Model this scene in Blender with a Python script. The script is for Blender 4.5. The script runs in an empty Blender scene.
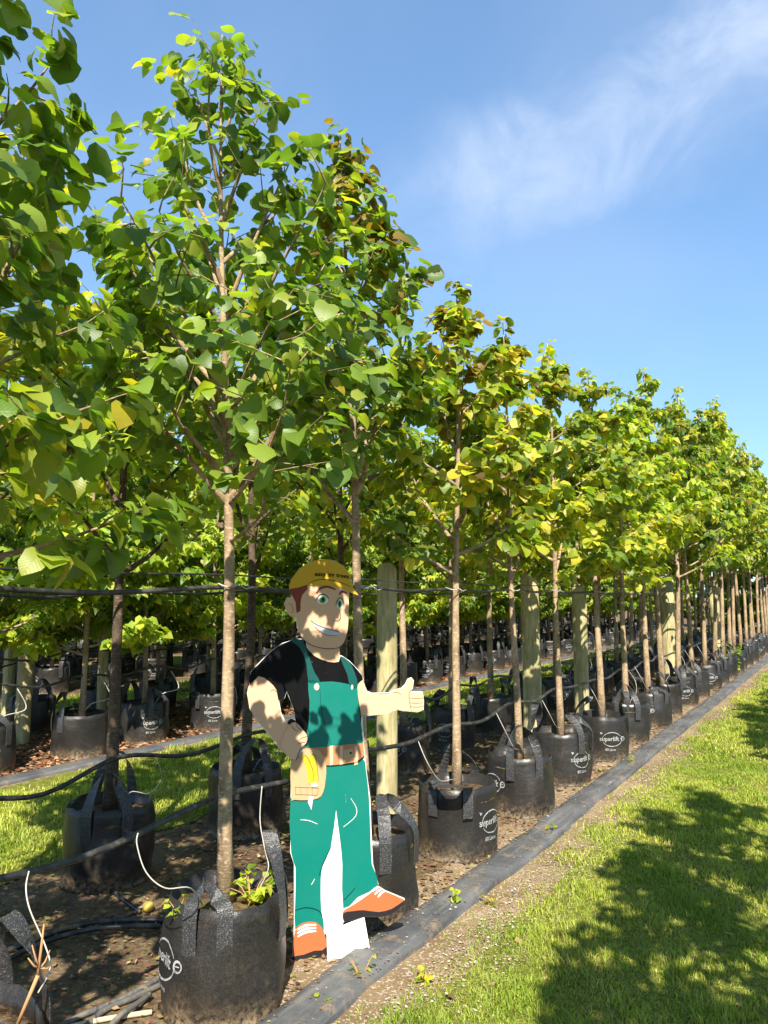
import bpy, math, random
import numpy as np
from mathutils import Vector, Matrix, noise
from mathutils.geometry import tessellate_polygon

R = math.radians
scene = bpy.context.scene
COL = scene.collection

# ------------------------------------------------------------------ camera
FPX, W, H = 769.0, 768, 1024
EYE = Vector((0.0, 0.0, 1.6))
PITCH, YAW = math.atan(83 / FPX), R(31.06)
cam_d = bpy.data.cameras.new('camera')
cam_d.sensor_fit = 'VERTICAL'; cam_d.sensor_height = 36.0
cam_d.lens = FPX / H * 36.0
cam_d.clip_start = 0.05; cam_d.clip_end = 2000
cam = bpy.data.objects.new('camera', cam_d); COL.objects.link(cam)
cam.location = EYE
cam.rotation_euler = (math.pi / 2 + PITCH, 0, YAW)
scene.camera = cam
scene.render.resolution_x = W; scene.render.resolution_y = H
CM = cam.rotation_euler.to_matrix()

# ------------------------------------------------------------------ exposure
scene.view_settings.view_transform = 'Standard'
scene.view_settings.look = 'None'
scene.view_settings.gamma = 1.0
scene.view_settings.use_curve_mapping = False
scene.view_settings.exposure = 1.1

# ------------------------------------------------------------------ light
SUN_EL = R(45)
SUN_TRAVEL = R(32)            # horizontal travel of the light, left of +Y
SUN_STRENGTH = 5.0
SKY_STRENGTH = 0.108
travel = Vector((-math.sin(SUN_TRAVEL) * math.cos(SUN_EL), math.cos(SUN_TRAVEL) * math.cos(SUN_EL), -math.sin(SUN_EL)))
sun_d = bpy.data.lights.new('sun', 'SUN'); sun_d.energy = SUN_STRENGTH
sun_d.angle = R(0.53); sun_d.color = (1.0, 0.93, 0.80)
sun = bpy.data.objects.new('sun', sun_d); COL.objects.link(sun)
sun.rotation_euler = travel.to_track_quat('-Z', 'Y').to_euler()
sun.location = (4, -6, 12)


def px_dir(px, py):
    d = CM @ Vector(((px - W / 2) / FPX, (H / 2 - py) / FPX, -1.0))
    return d.normalized()


def px_ground(px, py, z=0.0):
    d = px_dir(px, py)
    return EYE + d * ((z - EYE.z) / d.z)


world = bpy.data.worlds.new('World'); scene.world = world
world.use_nodes = True
wn, wl = world.node_tree.nodes, world.node_tree.links
wn.clear()
w_out = wn.new('ShaderNodeOutputWorld'); w_bg = wn.new('ShaderNodeBackground')
w_sky = wn.new('ShaderNodeTexSky'); w_sky.sky_type = 'NISHITA'; w_sky.sun_disc = False
w_sky.sun_elevation = SUN_EL
tos = -travel
w_sky.sun_rotation = math.atan2(tos.x, tos.y)
w_sky.air_density = 1.0; w_sky.dust_density = 0.25; w_sky.ozone_density = 1.6
w_bg.inputs['Strength'].default_value = SKY_STRENGTH
wl.new(w_bg.outputs[0], w_out.inputs[0])


def wmath(op, a, b=None, c=None):
    n = wn.new('ShaderNodeMath'); n.operation = op
    for i, v in enumerate((a, b, c)):
        if v is None: continue
        if isinstance(v, (int, float)): n.inputs[i].default_value = v
        else: wl.new(v, n.inputs[i])
    return n.outputs[0]


# one long streak of thin cirrus: a band round a great circle, broken up by noise
w_tc = wn.new('ShaderNodeTexCoord')
c1, c2 = px_dir(440, 222), px_dir(740, 48)
c_n = c1.cross(c2).normalized(); c_t = (c2 - c1).normalized()


def wdot(vec):
    n = wn.new('ShaderNodeVectorMath'); n.operation = 'DOT_PRODUCT'
    wl.new(w_tc.outputs['Generated'], n.inputs[0]); n.inputs[1].default_value = vec
    return n.outputs['Value']


def wnoise(scale, detail, rough, dist=0.0):
    n = wn.new('ShaderNodeTexNoise'); n.inputs['Scale'].default_value = scale
    n.inputs['Detail'].default_value = detail; n.inputs['Roughness'].default_value = rough
    n.inputs['Distortion'].default_value = dist
    wl.new(w_tc.outputs['Generated'], n.inputs['Vector'])
    return n.outputs['Fac']


def wsmooth(v, a, b):
    n = wn.new('ShaderNodeMapRange'); n.interpolation_type = 'SMOOTHSTEP'
    wl.new(v, n.inputs['Value'])
    n.inputs['From Min'].default_value = a; n.inputs['From Max'].default_value = b
    return n.outputs['Result']


off = wmath('MULTIPLY_ADD', wnoise(5.0, 4, 0.55), 0.16, -0.08)
dist = wmath('ABSOLUTE', wmath('ADD', wdot(c_n), off))
band = wsmooth(dist, 0.115, 0.0)
patch = wsmooth(wnoise(7.0, 9, 0.62, 0.6), 0.22, 0.78)
start = wsmooth(wdot(c_t), c_t.dot(px_dir(360, 260)) - 0.06, c_t.dot(px_dir(560, 160)))
veil = wmath('MULTIPLY', wsmooth(wnoise(2.2, 5, 0.5, 0.2), 0.45, 0.8), 0.14)
cmask = wmath('MULTIPLY', wmath('MULTIPLY', band, start), wmath('MULTIPLY_ADD', patch, 0.62, 0.12))
cmask = wmath('MAXIMUM', cmask, veil)
w_mix = wn.new('ShaderNodeMixRGB'); w_mix.inputs['Color2'].default_value = (3.9, 4.4, 5.3, 1)
w_mul = wn.new('ShaderNodeMixRGB'); w_mul.blend_type = 'MULTIPLY'; w_mul.inputs['Fac'].default_value = 1.0
w_mul.inputs['Color2'].default_value = (1.03, 1.42, 1.82, 1)
w_gam = wn.new('ShaderNodeGamma'); w_gam.inputs['Gamma'].default_value = 0.62
wl.new(w_sky.outputs[0], w_gam.inputs['Color']); wl.new(w_gam.outputs[0], w_mul.inputs['Color1'])
wl.new(cmask, w_mix.inputs['Fac']); wl.new(w_mul.outputs[0], w_mix.inputs['Color1'])
wl.new(w_mix.outputs[0], w_bg.inputs['Color'])

# ------------------------------------------------------------------ node helper
class Mat:
    def __init__(s, name, rough=0.6, spec=0.5):
        s.m = bpy.data.materials.new(name); s.m.use_nodes = True
        s.n, s.l = s.m.node_tree.nodes, s.m.node_tree.links
        s.p = s.n['Principled BSDF']; s.out = s.n['Material Output']
        s.p.inputs['Roughness'].default_value = rough
        s.p.inputs['Specular IOR Level'].default_value = spec
        s._tc = None
    def coord(s, kind='Object'):
        if s._tc is None: s._tc = s.n.new('ShaderNodeTexCoord')
        return s._tc.outputs[kind]
    def pos(s):
        return s.n.new('ShaderNodeNewGeometry').outputs['Position']
    def put(s, sock, v):
        if hasattr(v, 'links') or hasattr(v, 'is_output'): s.l.new(v, sock)
        elif isinstance(v, (tuple, list)): sock.default_value = (*v, 1) if len(v) == 3 and sock.type == 'RGBA' else v
        else: sock.default_value = v
    def noise(s, scale, detail=4, rough=0.55, vec=None, dist=0.0, stretch=None, color=False):
        n = s.n.new('ShaderNodeTexNoise')
        n.inputs['Scale'].default_value = scale; n.inputs['Detail'].default_value = detail
        n.inputs['Roughness'].default_value = rough; n.inputs['Distortion'].default_value = dist
        v = vec if vec is not None else s.coord()
        if stretch:
            mp = s.n.new('ShaderNodeMapping'); mp.inputs['Scale'].default_value = stretch
            s.l.new(v, mp.inputs['Vector']); v = mp.outputs[0]
        s.l.new(v, n.inputs['Vector'])
        return n.outputs['Color' if color else 'Fac']
    def voronoi(s, scale, vec=None, feature='F1', out='Distance', stretch=None):
        n = s.n.new('ShaderNodeTexVoronoi'); n.feature = feature
        n.inputs['Scale'].default_value = scale
        v = vec if vec is not None else s.coord()
        if stretch:
            mp = s.n.new('ShaderNodeMapping'); mp.inputs['Scale'].default_value = stretch
            s.l.new(v, mp.inputs['Vector']); v = mp.outputs[0]
        s.l.new(v, n.inputs['Vector'])
        return n.outputs[out]
    def math(s, op, a, b=None, c=None):
        n = s.n.new('ShaderNodeMath'); n.operation = op
        for i, v in enumerate((a, b, c)):
            if v is not None: s.put(n.inputs[i], v)
        return n.outputs[0]
    def smooth(s, v, a, b, lo=0.0, hi=1.0):
        n = s.n.new('ShaderNodeMapRange'); n.interpolation_type = 'SMOOTHSTEP'
        s.l.new(v, n.inputs['Value'])
        for k, x in zip(('From Min', 'From Max', 'To Min', 'To Max'), (a, b, lo, hi)): n.inputs[k].default_value = x
        return n.outputs['Result']
    def mix(s, fac, a, b, mode='MIX'):
        n = s.n.new('ShaderNodeMixRGB'); n.blend_type = mode
        s.put(n.inputs['Fac'], fac); s.put(n.inputs['Color1'], a); s.put(n.inputs['Color2'], b)
        return n.outputs[0]
    def attr(s, name, out='Color'):
        n = s.n.new('ShaderNodeAttribute'); n.attribute_name = name
        return n.outputs[out]
    def xyz(s, v):
        n = s.n.new('ShaderNodeSeparateXYZ'); s.l.new(v, n.inputs[0]); return n.outputs
    def base(s, v): s.put(s.p.inputs['Base Color'], v); return s
    def rough(s, v): s.put(s.p.inputs['Roughness'], v); return s
    def bump(s, h, strength=0.4, dist=0.01):
        n = s.n.new('ShaderNodeBump'); n.inputs['Strength'].default_value = strength
        n.inputs['Distance'].default_value = dist
        s.l.new(h, n.inputs['Height']); s.l.new(n.outputs[0], s.p.inputs['Normal'])
        return n.outputs[0]


# ------------------------------------------------------------------ materials
M = {}


def make_leaf_mat(name, transl=0.46, gloss=0.43):
    m = Mat(name, gloss, 0.5)
    t = m.attr('tint')
    uv = m.xyz(m.attr('leafuv', 'Vector'))
    ax = m.math('ABSOLUTE', uv[0])
    rib = m.smooth(ax, 0.03, 0.008)
    ph = m.math('MULTIPLY', m.math('SUBTRACT', uv[1], m.math('MULTIPLY', ax, 0.75)), 52.0)
    vein = m.math('SINE', ph)
    veinm = m.smooth(vein, 0.72, 1.0)
    lines = m.math('MAXIMUM', rib, m.math('MULTIPLY', veinm, 0.55))
    blot = m.noise(9, 3, 0.6, vec=m.pos())
    c = m.mix(m.math('MULTIPLY', lines, 0.22), t, m.mix(0.5, t, (0.30, 0.34, 0.10)))
    c = m.mix(m.smooth(blot, 0.3, 0.8, 0.0, 0.35), c, m.mix(1.0, c, (1.5, 1.3, 0.8), 'MULTIPLY'))
    geo = m.n.new('ShaderNodeNewGeometry')
    c2 = m.mix(m.math('MULTIPLY', geo.outputs['Backfacing'], 0.45), c, m.mix(0.45, c, (0.22, 0.27, 0.12)))
    m.base(c2)
    nb = m.bump(m.math('SUBTRACT', m.math('MULTIPLY', vein, 0.3), lines), 0.16, 0.003)
    tr = m.n.new('ShaderNodeBsdfTranslucent')
    m.l.new(m.mix(1.0, c, (1.9, 2.0, 0.6), 'MULTIPLY'), tr.inputs['Color'])
    mx = m.n.new('ShaderNodeMixShader'); mx.inputs[0].default_value = transl
    m.l.new(m.p.outputs[0], mx.inputs[1]); m.l.new(tr.outputs[0], mx.inputs[2])
    m.l.new(mx.outputs[0], m.out.inputs['Surface'])
    return m.m


M['leaf'] = make_leaf_mat('leaf_green')


def make_grass_mat():
    m = Mat('grass_blades', 0.5, 0.3)
    t = m.attr('tint')
    m.base(t)
    tr = m.n.new('ShaderNodeBsdfTranslucent')
    m.l.new(m.mix(1.0, t, (1.5, 1.5, 0.7), 'MULTIPLY'), tr.inputs['Color'])
    mx = m.n.new('ShaderNodeMixShader'); mx.inputs[0].default_value = 0.3
    m.l.new(m.p.outputs[0], mx.inputs[1]); m.l.new(tr.outputs[0], mx.inputs[2])
    m.l.new(mx.outputs[0], m.out.inputs['Surface'])
    return m.m


M['grass'] = make_grass_mat()

m = Mat('litter', 0.8, 0.2); m.base(m.attr('tint')); M['litter'] = m.m


def make_bark(name, c_dark, c_mid, c_light):
    m = Mat(name, 0.85, 0.2)
    a = m.noise(5, 6, 0.65, stretch=(3, 3, 1.2))
    b = m.noise(38, 4, 0.6, stretch=(1, 1, 2.6))
    c = m.mix(m.smooth(a, 0.3, 0.7), c_dark, c_mid)
    c = m.mix(m.smooth(b, 0.5, 0.72, 0, 0.8), c, c_light)
    lent = m.voronoi(55, stretch=(1, 1, 2.2))
    c = m.mix(m.smooth(lent, 0.18, 0.05, 0, 0.6), c, c_dark)
    m.base(c); m.bump(m.math('ADD', a, m.math('MULTIPLY', b, 0.6)), 0.7, 0.006)
    return m.m


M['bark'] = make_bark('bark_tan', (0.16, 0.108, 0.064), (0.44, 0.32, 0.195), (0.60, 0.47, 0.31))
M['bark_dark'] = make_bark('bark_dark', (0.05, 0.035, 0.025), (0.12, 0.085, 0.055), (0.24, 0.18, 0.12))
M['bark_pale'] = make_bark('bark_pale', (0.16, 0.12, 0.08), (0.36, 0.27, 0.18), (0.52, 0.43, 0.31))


def make_bag():
    m = Mat('woven_black_bag', 0.5, 0.5)
    p = m.coord()
    z = m.xyz(p)[2]
    big = m.noise(3.2, 5, 0.6)
    fine = m.noise(170, 2, 0.7)
    fib = m.noise(75, 4, 0.85, stretch=(1, 1, 0.4), dist=0.8)
    oi = m.n.new('ShaderNodeObjectInfo').outputs['Random']
    c = m.mix(m.smooth(fine, 0.40, 0.74), (0.013, 0.012, 0.012), (0.036, 0.032, 0.028))
    # dry mud, splashed up from the ground and smeared along creases
    edge = m.math('ADD', m.math('MULTIPLY', m.math('SUBTRACT', m.noise(6, 6, 0.7), 0.5), 0.34), z)
    mud = m.smooth(edge, 0.15, -0.03)
    grit = m.smooth(m.noise(40, 4, 0.8), 0.36, 0.62)
    c = m.mix(m.math('MULTIPLY', m.math('MULTIPLY', mud, grit), 0.85), c, (0.27, 0.195, 0.115))
    smear = m.smooth(m.noise(2.4, 7, 0.72, dist=0.7), 0.47, 0.75)
    c = m.mix(m.math('MULTIPLY', m.math('MULTIPLY', smear, grit), m.math('MULTIPLY_ADD', oi, 0.4, 0.2)), c, (0.20, 0.15, 0.095))
    c = m.mix(m.smooth(fib, 0.63, 0.74, 0, 0.4), c, (0.24, 0.185, 0.105))
    m.base(c)
    m.rough(m.smooth(big, 0.3, 0.7, 0.30, 0.52))
    wr = m.noise(5, 5, 0.58, stretch=(1, 1, 2.0), dist=0.7)
    m.bump(m.math('ADD', m.math('MULTIPLY', fine, 0.13), wr), 0.42, 0.016)
    return m.m


M['bag'] = make_bag()

m = Mat('webbing_black', 0.42, 0.5)
f = m.voronoi(170, feature='F1')
g = m.noise(220, 2, 0.6)
m.base(m.mix(m.smooth(g, 0.52, 0.72), (0.03, 0.03, 0.032), (0.17, 0.17, 0.17)))
m.bump(f, 0.5, 0.003); M['webbing'] = m.m

m = Mat('bag_print', 0.6, 0.3)
m.base(m.mix(m.smooth(m.noise(60, 4, 0.8), 0.48, 0.64), (0.36, 0.36, 0.355), (0.10, 0.097, 0.09))); M['print'] = m.m

m = Mat('potting_soil', 0.95, 0.1)
a = m.noise(26, 6, 0.7, vec=m.pos())
c = m.mix(m.smooth(a, 0.35, 0.65), (0.035, 0.022, 0.014), (0.19, 0.125, 0.07))
c = m.mix(m.smooth(m.noise(7, 4, 0.6, vec=m.pos()), 0.55, 0.7, 0, 0.7), c, (0.10, 0.12, 0.03))
m.base(c); m.bump(a, 1.0, 0.02); M['potting'] = m.m

m = Mat('bare_earth', 0.95, 0.1)
pz = m.pos()
a = m.noise(1.1, 6, 0.62, vec=pz); b = m.noise(30, 5, 0.72, vec=pz); d = m.voronoi(70, vec=pz, out='Color')
c = m.mix(m.smooth(a, 0.36, 0.62), (0.085, 0.052, 0.030), (0.24, 0.165, 0.095))
c = m.mix(m.smooth(b, 0.42, 0.7, 0, 0.8), c, (0.30, 0.22, 0.135))
c = m.mix(m.smooth(m.noise(2.6, 5, 0.66, vec=pz), 0.56, 0.68, 0, 0.6), c, (0.095, 0.115, 0.03))
c = m.mix(0.35, c, m.mix(1.0, c, d, 'MULTIPLY'))
m.base(c); m.bump(m.math('ADD', b, a), 0.9, 0.025); M['earth'] = m.m

m = Mat('sandy_verge', 0.95, 0.15)
pz = m.pos()
a = m.noise(1.7, 6, 0.65, vec=pz); b = m.noise(70, 4, 0.75, vec=pz); d = m.voronoi(120, vec=pz, out='Color')
c = m.mix(m.smooth(a, 0.35, 0.65), (0.20, 0.13, 0.07), (0.345, 0.245, 0.145))
c = m.mix(m.smooth(b, 0.45, 0.75, 0, 0.8), c, (0.20, 0.14, 0.085))
sx = m.xyz(d)
c = m.mix(m.smooth(sx[0], 0.80, 0.9, 0, 0.7), c, (0.56, 0.50, 0.41))
m.base(c); m.bump(m.math('ADD', b, sx[1]), 0.9, 0.012); M['verge'] = m.m

m = Mat('turf_soil', 0.95, 0.1)
pz = m.pos()
c = m.mix(m.smooth(m.noise(22, 5, 0.7, vec=pz), 0.35, 0.7), (0.13, 0.145, 0.025), (0.30, 0.32, 0.06))
c = m.mix(m.smooth(m.noise(1.3, 4, 0.6, vec=pz), 0.5, 0.75, 0, 0.5), c, (0.20, 0.19, 0.06))
m.base(c); m.bump(m.noise(60, 4, 0.7, vec=pz), 1.0, 0.03); M['turf'] = m.m

m = Mat('weed_mat', 0.55, 0.45)
pz = m.pos(); px = m.xyz(pz)
a = m.noise(2.2, 6, 0.66, vec=pz)
c = m.mix(m.smooth(a, 0.35, 0.68), (0.070, 0.073, 0.078), (0.150, 0.153, 0.158))
st = m.noise(26, 3, 0.6, vec=pz, stretch=(1.0, 0.06, 1.0))
c = m.mix(m.smooth(st, 0.5, 0.75, 0, 0.6), c, (0.23, 0.23, 0.225))
c = m.mix(m.smooth(m.noise(7, 7, 0.8, vec=pz), 0.52, 0.66, 0, 0.75), c, (0.28, 0.205, 0.125))
wv = m.math('MULTIPLY', m.math('SINE', m.math('MULTIPLY', px[0], 900)), m.math('SINE', m.math('MULTIPLY', px[1], 900)))
m.base(c); m.bump(m.math('ADD', m.math('MULTIPLY', wv, 0.12), m.noise(9, 4, 0.6, vec=pz, stretch=(2.0, 0.5, 1))), 0.55, 0.02)
M['mat'] = m.m

m = Mat('weathered_post', 0.85, 0.2)
g = m.noise(8, 7, 0.7, stretch=(3, 3, 0.45), dist=0.5); b = m.noise(3, 4, 0.6)
c = m.mix(m.smooth(g, 0.3, 0.7), (0.26, 0.22, 0.105), (0.58, 0.50, 0.28))
c = m.mix(m.smooth(b, 0.45, 0.75, 0, 0.7), c, (0.22, 0.23, 0.085))
crack = m.smooth(m.noise(16, 3, 0.5, stretch=(6, 6, 0.12)), 0.33, 0.26)
c = m.mix(crack, c, (0.05, 0.04, 0.02))
m.base(c); m.bump(g, 0.6, 0.01); M['post'] = m.m

m = Mat('black_poly_pipe', 0.38, 0.5)
m.base(m.mix(m.smooth(m.noise(14, 5, 0.7), 0.45, 0.7), (0.022, 0.022, 0.023), (0.10, 0.09, 0.075))); M['pipe'] = m.m
m = Mat('grey_poly_pipe', 0.5, 0.4)
m.base(m.mix(m.smooth(m.noise(12, 5, 0.7), 0.4, 0.7), (0.09, 0.09, 0.09), (0.24, 0.21, 0.17))); M['pipe_grey'] = m.m
m = Mat('white_micro_tube', 0.4, 0.5)
m.base(m.mix(m.smooth(m.noise(10, 4, 0.7), 0.4, 0.7), (0.50, 0.47, 0.42), (0.30, 0.27, 0.21))); M['tube'] = m.m
m = Mat('dry_stick', 0.8, 0.2)
m.base(m.mix(m.noise(20, 5, 0.7), (0.36, 0.15, 0.06), (0.60, 0.36, 0.18))); M['stick'] = m.m
m = Mat('pale_cane', 0.7, 0.3)
m.base(m.mix(m.noise(20, 5, 0.7), (0.42, 0.33, 0.20), (0.66, 0.55, 0.38))); M['cane'] = m.m
m = Mat('orange_rind', 0.5, 0.4)
m.base(m.mix(m.noise(15, 4, 0.7), (0.50, 0.36, 0.06), (0.42, 0.30, 0.08))); M['rind'] = m.m


def paint(name, rgb, rough=0.45):
    m = Mat(name, rough, 0.4 if max(rgb) > 0.05 else 0.12)
    a = m.noise(3.5, 5, 0.65); b = m.noise(60, 3, 0.7)
    c = m.mix(m.smooth(a, 0.45, 0.75, 0, 0.16), rgb, tuple(v * 0.78 + 0.004 for v in rgb))
    c = m.mix(m.smooth(b, 0.68, 0.76, 0, 0.22), c, tuple(v * 0.6 + 0.12 for v in rgb))
    # scuffs and scratches
    s = m.noise(7, 4, 0.6, stretch=(6.0, 6.0, 1.0), dist=1.2)
    c = m.mix(m.smooth(s, 0.735, 0.76, 0, 0.45), c, (0.75, 0.75, 0.72))
    m.base(c); m.rough(m.smooth(a, 0.3, 0.7, rough - 0.06, rough + 0.15))
    return m.m


for nm, rgb in dict(white=(0.80, 0.79, 0.76), teal=(0.0, 0.160, 0.126), teal_dark=(0.0, 0.2, 0.16), black=(0.004, 0.004, 0.005),
                    skin=(0.69, 0.43, 0.265), cap=(0.62, 0.37, 0.012), hair=(0.22, 0.035, 0.02), belt=(0.44, 0.20, 0.09),
                    pouch=(0.52, 0.33, 0.175), glove=(0.68, 0.43, 0.02), shoe=(0.50, 0.125, 0.045), sole=(0.022, 0.02, 0.022),
                    iris=(0.10, 0.30, 0.10), teeth=(0.50, 0.54, 0.58), line=(0.006, 0.005, 0.005), button=(0.40, 0.42, 0.36),
                    lip=(0.35, 0.13, 0.07), strap=(0.0, 0.075, 0.068)).items():
    M['p_' + nm] = paint('paint_' + nm, rgb)


# ------------------------------------------------------------------ mesh helpers
def set_props(o, label=None, cat=None, group=None, kind=None):
    if label: o['label'] = label
    if cat: o['category'] = cat
    if group: o['group'] = group
    if kind: o['kind'] = kind
    return o


def add_obj(name, me, parent=None, mats=None):
    if mats:
        me.materials.clear()
        for x in mats: me.materials.append(x)
    o = bpy.data.objects.new(name, me); COL.objects.link(o)
    if parent: o.parent = parent
    return o


def empty(name, loc, rz=0.0):
    o = bpy.data.objects.new(name, None); COL.objects.link(o)
    o.empty_display_size = 0.1; o.location = loc; o.rotation_euler = (0, 0, rz)
    return o


def mesh_tris(name, V, F, smooth=True, tint=None, uv=None):
    V = np.ascontiguousarray(V, dtype=np.float32); F = np.ascontiguousarray(F, dtype=np.int32)
    me = bpy.data.meshes.new(name)
    me.vertices.add(len(V)); me.vertices.foreach_set('co', V.ravel())
    me.loops.add(F.size); me.loops.foreach_set('vertex_index', F.ravel())
    me.polygons.add(len(F)); me.polygons.foreach_set('loop_start', np.arange(0, F.size, 3, dtype=np.int32))
    if smooth: me.polygons.foreach_set('use_smooth', np.ones(len(F), dtype=bool))
    me.update(calc_edges=True)
    if tint is not None:
        a = me.attributes.new('tint', 'FLOAT_COLOR', 'POINT')
        c = np.ones((len(V), 4), dtype=np.float32); c[:, :3] = tint
        a.data.foreach_set('color', c.ravel())
    if uv is not None:
        a = me.attributes.new('leafuv', 'FLOAT_VECTOR', 'POINT')
        c = np.zeros((len(V), 3), dtype=np.float32); c[:, :2] = uv
        a.data.foreach_set('vector', c.ravel())
    return me


class Geo:
    def __init__(s): s.v, s.f, s.m, s.sm = [], [], [], []
    def add(s, V, F, mi=0, smooth=True):
        b = len(s.v); s.v += [tuple(x) for x in V]
        for f in F:
            s.f.append(tuple(i + b for i in f)); s.m.append(mi); s.sm.append(smooth)
    def tube(s, pts, rad, sides=6, mi=0, caps=True):
        V, F = tube_geo(pts, rad, sides, caps); s.add(V, F, mi)
    def box(s, c, h, mi=0):
        c, h = Vector(c), Vector(h)
        V = [(c.x + sx * h.x, c.y + sy * h.y, c.z + sz * h.z) for sz in (-1, 1) for sy in (-1, 1) for sx in (-1, 1)]
        s.add(V, [(0, 2, 3, 1), (4, 5, 7, 6), (0, 1, 5, 4), (2, 6, 7, 3), (0, 4, 6, 2), (1, 3, 7, 5)], mi, False)
    def mesh(s, name):
        me = bpy.data.meshes.new(name); me.from_pydata(s.v, [], s.f)
        me.polygons.foreach_set('material_index', s.m); me.polygons.foreach_set('use_smooth', s.sm)
        me.update(); return me
    def build(s, name, mats, parent=None): return add_obj(name, s.mesh(name), parent, mats)


def tube_geo(pts, rad, sides=6, caps=True):
    pts = [Vector(p) for p in pts]; n = len(pts)
    if not hasattr(rad, '__len__'): rad = [rad] * n
    V, F = [], []
    up = Vector((0.31, 0.17, 0.93)).normalized()
    prev = None
    for i, p in enumerate(pts):
        d = (pts[min(i + 1, n - 1)] - pts[max(i - 1, 0)]).normalized()
        x = d.cross(up if abs(d.dot(up)) < 0.95 else Vector((1, 0, 0))) if prev is None else prev - d * prev.dot(d)
        x.normalize(); prev = x; y = d.cross(x)
        for k in range(sides):
            a = 2 * math.pi * k / sides
            V.append(p + (x * math.cos(a) + y * math.sin(a)) * rad[i])
    for i in range(n - 1):
        for k in range(sides):
            k2 = (k + 1) % sides
            F.append((i * sides + k, i * sides + k2, (i + 1) * sides + k2, (i + 1) * sides + k))
    if caps:
        F.append(tuple(range(sides - 1, -1, -1))); F.append(tuple(range((n - 1) * sides, n * sides)))
    return V, F


def catmull(pts, sub=4, closed=False):
    P = [Vector(p) for p in pts]; n = len(P); out = []
    rng = range(n if closed else n - 1)
    for i in rng:
        p0 = P[(i - 1) % n] if closed else P[max(i - 1, 0)]
        p1 = P[i]; p2 = P[(i + 1) % n]
        p3 = P[(i + 2) % n] if closed else P[min(i + 2, n - 1)]
        for k in range(sub):
            t = k / sub
            out.append(0.5 * ((2 * p1) + (p2 - p0) * t + (2 * p0 - 5 * p1 + 4 * p2 - p3) * t * t + (3 * p1 - p0 - 3 * p2 + p3) * t ** 3))
    if not closed: out.append(P[-1])
    return out


def nz(x, y=0.0, z=0.0): return noise.noise(Vector((x, y, z)))


# ------------------------------------------------------------------ ground and strips
V_ROW = (-2.22, -3.65)
ROW_U0 = 1.32; STEP = 1.08


def sheet(name, x0, x1, y0, y1, z, mat, nx, ny, rag=0.0, seed=0, bumpy=0.0):
    V, F = [], []
    for j in range(ny + 1):
        y = y0 + (y1 - y0) * j / ny
        for i in range(nx + 1):
            x = x0 + (x1 - x0) * i / nx
            if rag and i in (0, nx): x += rag * (nz(y * 2.3, seed, i) + 0.6 * nz(y * 7.0, seed + 4, i))
            zz = z + (bumpy * nz(x * 1.7, y * 1.7, seed) if bumpy else 0)
            V.append((x, y, zz))
    for j in range(ny):
        for i in range(nx):
            a = j * (nx + 1) + i; F.append((a, a + 1, a + nx + 2, a + nx + 1))
    g = Geo(); g.add(V, F)
    o = g.build(name, [mat]); o['kind'] = 'structure'
    return o


sheet('ground', -260, 260, -120, 420, 0.0, M['earth'], 4, 4)
sheet('dirt_verge', -2.16, -1.18, -4, 40, 0.004, M['verge'], 3, 260, 0.07, 3)
LAWNS = [(-1.40, 0.72), (-6.12, -4.12), (-10.6, -8.75), (-15.4, -13.4), (-60, -18.3)]
for i, (a, b) in enumerate(LAWNS):
    sheet('lawn', a - (0.08 if i == 0 else 0), b, -4, 44, 0.008, M['turf'], 4, 300, 0.10, 11 + i)
sheet('dirt_verge', -6.42, -6.05, -4, 44, 0.004, M['verge'], 3, 200, 0.05, 5)


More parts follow.
